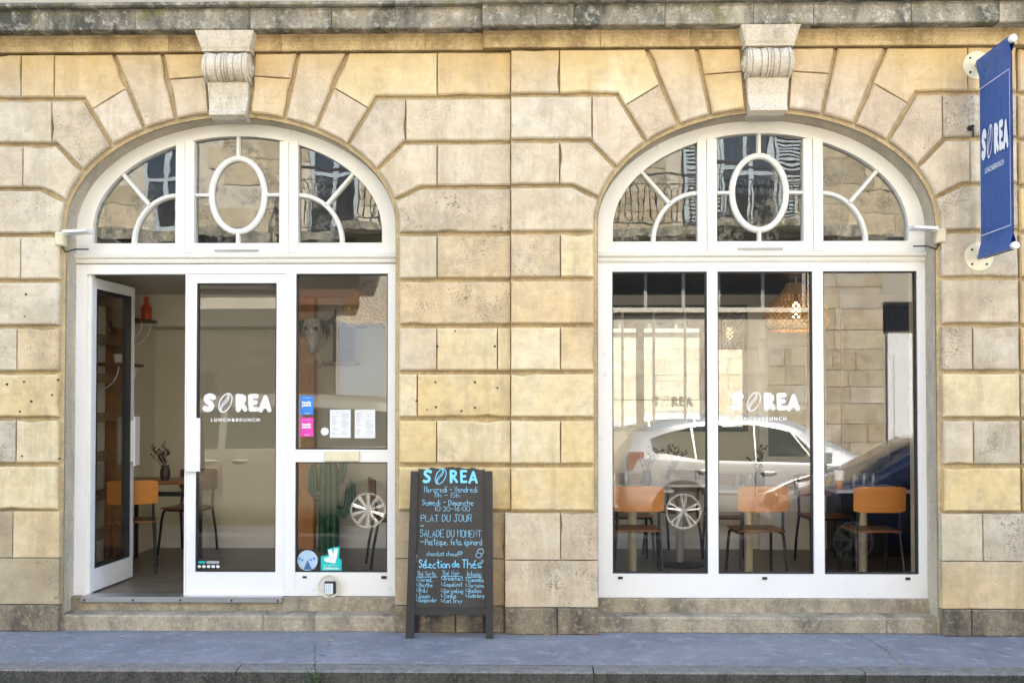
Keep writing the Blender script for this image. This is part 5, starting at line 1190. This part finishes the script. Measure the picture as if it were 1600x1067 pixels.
# grey-beige van: nose to the left, tail at x = -1.5
LV = 4.75
t, tr, at = make_car('van', 'grey-beige van parked across the street, reflected in the left door',
    [(0, .66, .28, .60, .70), (.12, .84, .22, .78, .88), (.5, .93, .2, .98, 1.06), (.85, .96, .2, 1.08, 1.25), (1.25, .97, .2, 1.12, 1.66), (1.7, .97, .2, 1.13, 1.88), (2.4, .97, .2, 1.14, 1.93), (3.4, .97, .2, 1.15, 1.92), (4.3, .96, .22, 1.16, 1.88), (4.62, .94, .25, 1.14, 1.76), (4.73, .90, .3, 1.1, 1.4), (4.75, .84, .36, .95, 1.05)],
    'beige', (.86, 4.05), [[(1.12, .08), (1.98, .08), (1.98, .9), (1.55, .84)], [(2.08, .08), (3.05, .08), (3.05, .9), (2.08, .92)], [(3.12, .08), (4.35, .1), (4.35, .86), (3.12, .9)]],
    (-1.5 - LV, -6.84), 1, .345, (1.85, 2.3), 10, (1.06, 2.03, 3.09))
for sg in (-1, 1):
    p = tr(4.66, sg * .86, 1.2); MB().box(p[0] - .05, p[0] + .05, p[1] - .04, p[1] + .04, p[2] - .25, p[2] + .3, .02).obj('tail_lamp', 'redlamp', t)
    p = tr(.22, sg * .80, .84); MB().box(p[0] - .12, p[0] + .16, p[1] - .05, p[1] + .06, p[2] - .07, p[2] + .06, .02).obj('headlight', 'lamp', t)
    p = tr(1.2, sg * 1.07, 1.22); MB().box(p[0] - .07, p[0] + .06, p[1] - .12, p[1] + .09, p[2] - .1, p[2] + .1, .03).obj('wing_mirror', 'beige', t)
# dark blue car in the lane: nose to the left at x = 2.62
t, tr, at = make_car('blue_car', 'dark blue car in the lane, its bonnet reflected in the right window',
    [(0, .58, .24, .52, .60), (.12, .76, .2, .64, .72), (.5, .84, .18, .78, .86), (.95, .87, .18, .87, .98), (1.3, .87, .18, .9, 1.14), (1.75, .87, .18, .92, 1.38), (2.3, .87, .18, .93, 1.47), (3.0, .86, .18, .95, 1.44), (3.5, .84, .2, .98, 1.3), (3.85, .80, .24, .98, 1.12), (4.0, .70, .34, .9, .96)],
    'bluecar', (.80, 3.30), [[(1.42, .08), (2.25, .08), (2.25, .9), (1.85, .82)], [(2.32, .08), (3.0, .1), (3.05, .85), (2.32, .9)]], (2.70, -4.05), 1, .31, (2.1, 2.9), 5, (1.4, 2.28))
for sg in (-1, 1):
    p = tr(.26, sg * .73, .68); MB().box(p[0] - .12, p[0] + .16, p[1] - .05, p[1] + .05, p[2] - .06, p[2] + .05, .02).obj('headlight', 'lamp', t)
    p = tr(3.88, sg * .72, .92); MB().box(p[0] - .08, p[0] + .05, p[1] - .05, p[1] + .05, p[2] - .1, p[2] + .1, .02).obj('tail_lamp', 'redlamp', t)
    p = tr(1.45, sg * .95, 1.0); MB().box(p[0] - .06, p[0] + .07, p[1] - .1, p[1] + .08, p[2] - .06, p[2] + .07, .03).obj('wing_mirror', 'bluecar', t)
